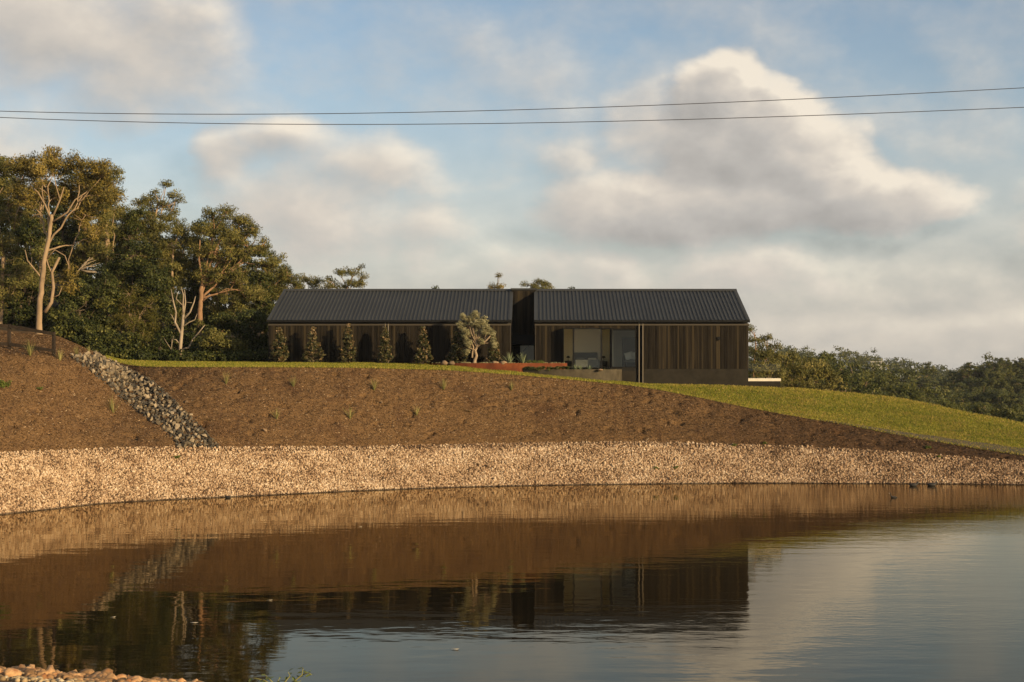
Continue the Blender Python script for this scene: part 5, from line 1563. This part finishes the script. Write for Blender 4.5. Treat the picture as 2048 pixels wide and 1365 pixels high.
for k in range(40):
    px = random.uniform(1140, 1240); t_ = math.acos(max(-1, min(1, ((px - CX) * 80.5 / F - DPX) / (DPA - .1))))
    pts.append((DPX + (DPA - .25) * math.cos(t_), DPY - (DPB - .25) * math.sin(t_) + random.uniform(-.05, .3), ZD - .04, random.uniform(.04, .09)))
cover('planter_plants', 'dark trailing ground cover along the top of the dark planter', pts, .09, .05, 30, M['leaf_dense'])
for (px, D, lab) in ((1067, 81.2, 'rounded green clump right of the second agave'), (1081, 81.2, 'second rounded green clump, towards the right tip of the rusted planter'), (1058, 81.5, 'rounded green clump behind the second agave')):
    c_ = np.array([[(px - CX) * D / F + random.uniform(-.12, .12), D + random.uniform(-.1, .1), zpl + random.uniform(.03, .12)] for _ in range(9)])
    v, f, tn = leaf_cloud(c_, np.full(9, .14), 70, .10, .012, -.2, .9, up=.4)
    o = obj('clump_plant', mesh_np('clump_plant', v, f, M['leaf_fresh'], False, tn)); tag(o, lab, 'plant', 'green clumps in the rusted planter')

# ------------------------------------------------------------------ strap leaved grass plants on the mulch
tuft = [strap_mesh(34, .86, .0105, .62, .30, M['leaf_strap'], 'grass_plant') for _ in range(4)]
flop = strap_mesh(30, .95, .012, 1.25, .55, M['leaf_strap'], 'grass_plant', dirn=2.6, smin=.75)
for (px, py, s_, kind, lab) in (
    (60, 712, 1.15, 0, 'pale grass plant in front of the timber fence'), (120, 722, .85, 1, 'thin green grass plant right of the last fence post'), (153, 712, .8, 2, 'grass plant above the head of the rock channel'),
    (178, 707, .75, 3, 'grass plant at the forest edge past the rock channel head'), (192, 712, .6, 0, 'small grass plant under the forest edge'),
    (226, 826, 1.25, 3, 'bright grass plant left of the rock channel, halfway down'), (452, 768, 1.0, 2, 'upright pale grass plant high on the slope right of the channel'), (428, 842, 1.0, 9, 'flopped pale grass plant beside the channel'),
    (587, 774, .85, 0, 'green grass plant high on the slope under the second magnolia'), (553, 839, .85, 1, 'thin grass plant low on the slope right of the flopped one'), (748, 781, 1.0, 2, 'tall dark grass plant high on the slope under the downpipes'),
    (700, 838, 1.0, 3, 'bright grass plant low on the slope, halfway along'), (887, 780, .95, 0, 'wide green grass plant high on the slope under the rusted planter tip'), (833, 831, .8, 1, 'sparse brownish grass plant low on the slope'),
    (944, 824, 1.05, 9, 'flopped pale grass plant low on the slope, farther from the channel'), (1060, 823, .75, 9, 'small flattened grass plant on the slope under the dark planter'), (1022, 781, .8, 2, 'half dead grass plant high on the slope under the agaves')):
    h_, n_ = hit(px, py)
    if h_ is None: continue
    o = obj('grass_plant', flop if kind == 9 else tuft[kind], None, h_ - Vector((0, 0, .02)), (0, 0, random.uniform(-.3, .3) if kind == 9 else random.uniform(0, 6.28)), (s_, s_, s_))
    tag(o, lab, 'plant', 'strap leaved plants on the mulch slope')
for (px, py, s_, lab) in ((355, 918, .9, 'small weed in the cobbles below the rock channel'), (1312, 938, .8, 'small green weed low in the cobbles under the downpipes'), (1352, 938, .9, 'wider weed just right of its neighbour in the cobbles'), (1468, 893, .9, 'weed at the top edge of the cobbles'),
                          (1530, 888, .7, 'weed on dark mulch right of the cobble edge weed'), (1857, 897, .9, 'leafy weed on dark mulch below the path'), (1878, 916, .8, 'weed in the top of the cobbles near the dark mulch'), (8, 775, 1.8, 'leafy weed on the mulch under the fence at the frame edge'), (80, 780, .8, 'low faint weed on the left mulch mound')):
    h_, n_ = hit(px, py)
    if h_ is None: continue
    c_ = np.array([[h_.x + random.uniform(-.14, .14) * s_, h_.y + random.uniform(-.08, .02), h_.z + random.uniform(.02, .14) * s_] for _ in range(7)])
    v, f, tn = leaf_cloud(c_, np.full(7, .09 * s_), 16, .09 * s_, .05 * s_, 0, .8)
    o = obj('weed', mesh_np('weed', v, f, M['leaf_fresh'], False, tn)); tag(o, lab, 'weed', 'weeds in cobbles and mulch')
for (px, py, w_, m_, lab) in ((372, 806, 8, 'boulder', 'tan stone on the mulch right of the rock channel'), (530, 862, 7, 'boulder', 'small tan stone low on the mulch slope'), (764, 806, 4, 'boulder', 'pale pebble in the middle of the mulch slope'), (232, 826, 3, 'boulder', 'white chip beside the bright grass plant')):
    h_, n_ = hit(px, py)
    o = obj('loose_stone', variants[3], None, h_ + Vector((0, 0, .03)), (.3, .2, random.uniform(0, 3)), (w_ * .03, w_ * .022, w_ * .016)); o.data = variants[3].copy(); o.data.materials.clear(); o.data.materials.append(M[m_]); tag(o, lab, 'stone')
h_, n_ = hit(1292, 884)
tag(MB().tube([h_ - Vector((.03, 0, .1)), h_ + Vector((.05, -.05, .12)), h_ + Vector((.16, -.12, .22))], [.03, .025, .018], 6).build('wood_stake', M['dead_wood'], None, True), 'short bleached stick at the top edge of the cobbles', 'stick')

# ------------------------------------------------------------------ post and rail fence on the rise
M['post'] = mat('dark_timber', (.026, .018, .012), .85, .2, var=(4, .3, (1, 1, .3)), rnd=.2, bump=(20, .4, .01))
DF = 68.0
fence = empty('timber_fence', P(18, 706, DF), 'dark timber post and rail fence on the mulch rise', 'fence')
posts = [(-190, 632, 704), (-80, 640, 704), (18.5, 649, 705), (107.5, 664, 713)]
pp = []
for (x, yt, yb) in posts:
    a = P(x, yt, DF); b = P(x, yb, DF); g_ = ground(a.x, DF)
    fchild(fence, 'post', MB().box(a.x - .075, a.x + .075, DF - .075, DF + .075, min(g_, b.z) - .3, a.z), M['post'], .012)
    pp.append(a)
def rail(x0, y0, x1, y1):
    a, b = P(x0, y0, DF), P(x1, y1, DF); hgt = .085
    q = MB(); n = 0
    q.v = [(p_.x, y_, p_.z + dz_) for p_ in (a, b) for (y_, dz_) in ((DF - .13, -hgt), (DF - .078, -hgt), (DF - .078, hgt), (DF - .13, hgt))]
    q.f = [(0, 1, 2, 3), (7, 6, 5, 4), (0, 4, 5, 1), (1, 5, 6, 2), (2, 6, 7, 3), (3, 7, 4, 0)]
    fchild(fence, 'rail', q, M['post'])
for (x0, y0, x1, y1) in ((-195, 636, -80, 644), (-79, 644, 18, 653), (19, 653, 110, 668.5), (-195, 678, -80, 683), (-79, 683, 18, 689), (19, 689, 111, 702)):
    rail(x0, y0, x1, y1)

# ------------------------------------------------------------------ two power lines across the sky
M['wire'] = mat('wire', (.05, .05, .055), .6, .3)
for (pts_, lab) in (([(-600, 192), (0, 221), (350, 230), (620, 230.5), (1024, 218), (1540, 200), (2048, 178), (2700, 140)], 'upper of the two power lines crossing the sky'),
                    ([(-600, 196), (0, 235), (350, 246), (620, 250.5), (1024, 246), (1540, 233), (2048, 216.5), (2700, 186)], 'lower of the two power lines crossing the sky')):
    xs = np.linspace(-600, 2700, 60); cf = np.polyfit([p_[0] for p_ in pts_], [p_[1] for p_ in pts_], 3)
    D_ = 62.0
    w = MB().tube([P(x, float(np.polyval(cf, x)), D_) for x in xs], [.017] * 60, 6)
    tag(w.build('power_line', M['wire'], None, True), lab, 'wire', 'power lines across the sky')

# ------------------------------------------------------------------ water birds
M['feather'] = mat('dark_feathers', (.018, .016, .015), .6, .3)
M['beak'] = mat('pale_beak', (.65, .60, .48), .5, .3)
def bird(px, py, face, s_, label, upright=False):
    D = H * F / (py - CY); X = (px - CX) * D / F
    root = empty('water_bird', (X, D, 0), label, 'bird', 'dark water birds on the pond', 0 if face > 0 else math.pi)
    w = MB()
    if upright:
        pts_ = [(-.20, 0, .02), (-.12, 0, .03), (0, 0, .03), (.10, 0, .05), (.13, 0, .11), (.135, 0, .19), (.15, 0, .235), (.19, 0, .24)]; rr_ = [.015, .045, .06, .05, .028, .024, .03, .012]
    else:
        pts_ = [(-.22, 0, .07), (-.16, 0, .055), (-.06, 0, .045), (.06, 0, .05), (.12, 0, .085), (.145, 0, .13), (.165, 0, .165), (.20, 0, .165)]; rr_ = [.012, .055, .085, .075, .045, .034, .04, .014]
    w.tube([Vector(q) * s_ for q in pts_], [r_ * s_ for r_ in rr_], 10)
    w.build('body', M['feather'], root, True)
    b = pts_[-1]
    MB().tube([Vector((b[0] - .01, 0, b[2])) * s_, Vector((b[0] + .05, 0, b[2] - .012)) * s_], [.013 * s_, .003 * s_], 6).build('beak', M['beak'], root)
bird(1828, 972.5, 1, 1.25, 'dark water bird with a pale bill, left of the pair by the far shore')
bird(1865, 972, 1, 1.3, 'dark water bird with a pale bill, right of the pair by the far shore')
bird(1787, 996, -1, .95, 'small dark diving bird out on the rippled water', True)
bird(455, 996, -1, .75, 'small dark bird close under the cobble bank', False)

# ------------------------------------------------------------------ leafy sprig at the near edge, leaves one by one
M['sprig_leaf'] = mat('sprig_leaf', (.13, .16, .035), .55, .4, rnd=.35, trans=.25)
M['sprig_stem'] = mat('sprig_stem', (.20, .19, .06), .6, .3)
D_ = 25.4
sprig = empty('shore_plant', P(565, 1378, D_), 'leafy green sprig leaning out over the water at the near bank', 'plant')
SINV = Matrix.Translation(-sprig.location)
lm = MB()
lm.v = [(0, 0, 0), (.25, -.20, .05), (.28, .20, .05), (.62, -.19, .02), (.64, .20, .02), (1, 0, -.12), (.3, 0, -.02), (.65, 0, -.05)]
lm.f = [(0, 1, 6), (0, 6, 2), (1, 3, 7, 6), (6, 7, 4, 2), (3, 5, 7), (7, 5, 4)]
lme = lm.mesh('leaf', M['sprig_leaf'], True)
stems = [[(560, 1380), (590, 1362), (604, 1350), (606, 1338), (605, 1334)], [(560, 1380), (530, 1362), (512, 1357), (502, 1357)], [(560, 1380), (540, 1360), (528, 1348)], [(560, 1380), (572, 1362), (580, 1352), (576, 1344)], [(604, 1350), (616, 1346), (624, 1350)], [(555, 1380), (555, 1364), (560, 1356)], [(575, 1376), (592, 1366), (602, 1362)]]
sm = MB()
for st in stems:
    pts_ = [P(x, y, D_ + random.uniform(-.08, .08)) for (x, y) in st]
    sm.tube(pts_, [.016 - .011 * i / (len(pts_) - 1) for i in range(len(pts_))], 6)
    for i in range(1, len(pts_)):
        for k in range(3):
            q = pts_[i - 1].lerp(pts_[i], random.random()) if i > 1 else pts_[i]
            s_ = random.uniform(.07, .15)
            o = obj('leaf', lme, sprig, q, (random.uniform(-.5, .5), random.uniform(-.7, .5), random.uniform(0, 6.28)), (s_, s_, s_)); o.matrix_parent_inverse = SINV
o = sm.build('stem', M['sprig_stem'], sprig, True); o.matrix_parent_inverse = SINV
for k, (px, lab) in enumerate(((190, 'wispy grass blades at the near stones'), (203, 'second wisp of grass by the near stones'))):
    h_ = P(px, 1364, 26.5); h_.z = ground(h_.x, h_.y)
    o = obj('grass_wisp', strap_mesh(5, .28, .003, .5, .2, M['leaf_strap'], 'grass_wisp'), None, h_); tag(o, lab, 'grass')

# ------------------------------------------------------------------ thin air between here and the far ridge
mh = bpy.data.materials.new('air'); mh.use_nodes = True
t = mh.node_tree; t.nodes.clear(); N = NB(t)
pvn = N.n('ShaderNodeVolumePrincipled')
pvn.inputs['Color'].default_value = (.86, .92, 1.0, 1)
pvn.inputs['Density'].default_value = .00008
om = N.n('ShaderNodeOutputMaterial'); t.links.new(pvn.outputs[0], om.inputs['Volume'])
hz = MB().box(-3600, 3600, -450, 3700, -21, 62).build('haze', mh)
tag(hz, 'thin pale air over the pond, house and valley', 'haze', kind='stuff')

# a few small pale flecks lying on the pond
M['pale_fleck'] = mat('pale_fleck', (.42, .36, .26), .6, .3)
for (px, py, s_, lab) in ((539, 1202, .10, 'pale fleck afloat in the reflection of the left roof end'), (388, 1247, .13, 'larger pale fleck afloat in the dark tree reflection'), (226, 1236, .08, 'small pale fleck afloat left of the larger one'), (720, 1055, .10, 'pale fleck afloat under the cobble reflection'), (910, 1300, .11, 'fleck afloat in the bright cloud reflection, middle of the near water')):
    D = H * F / (py - CY)
    q = MB(); q.v = [(-1, 0, .012), (-.3, -.4, .02), (.5, -.35, .012), (1, 0, .03), (.5, .35, .012), (-.3, .4, .02)]; q.f = [(0, 1, 2, 3, 4, 5)]
    o = q.build('pale_fleck', M['pale_fleck']); o.location = ((px - CX) * D / F, D, 0); o.scale = (s_ * .95, s_ * .6, 1); o.rotation_euler = (0, 0, random.uniform(-.5, .5))
    tag(o, lab, 'leaf', 'pale flecks afloat on the pond')
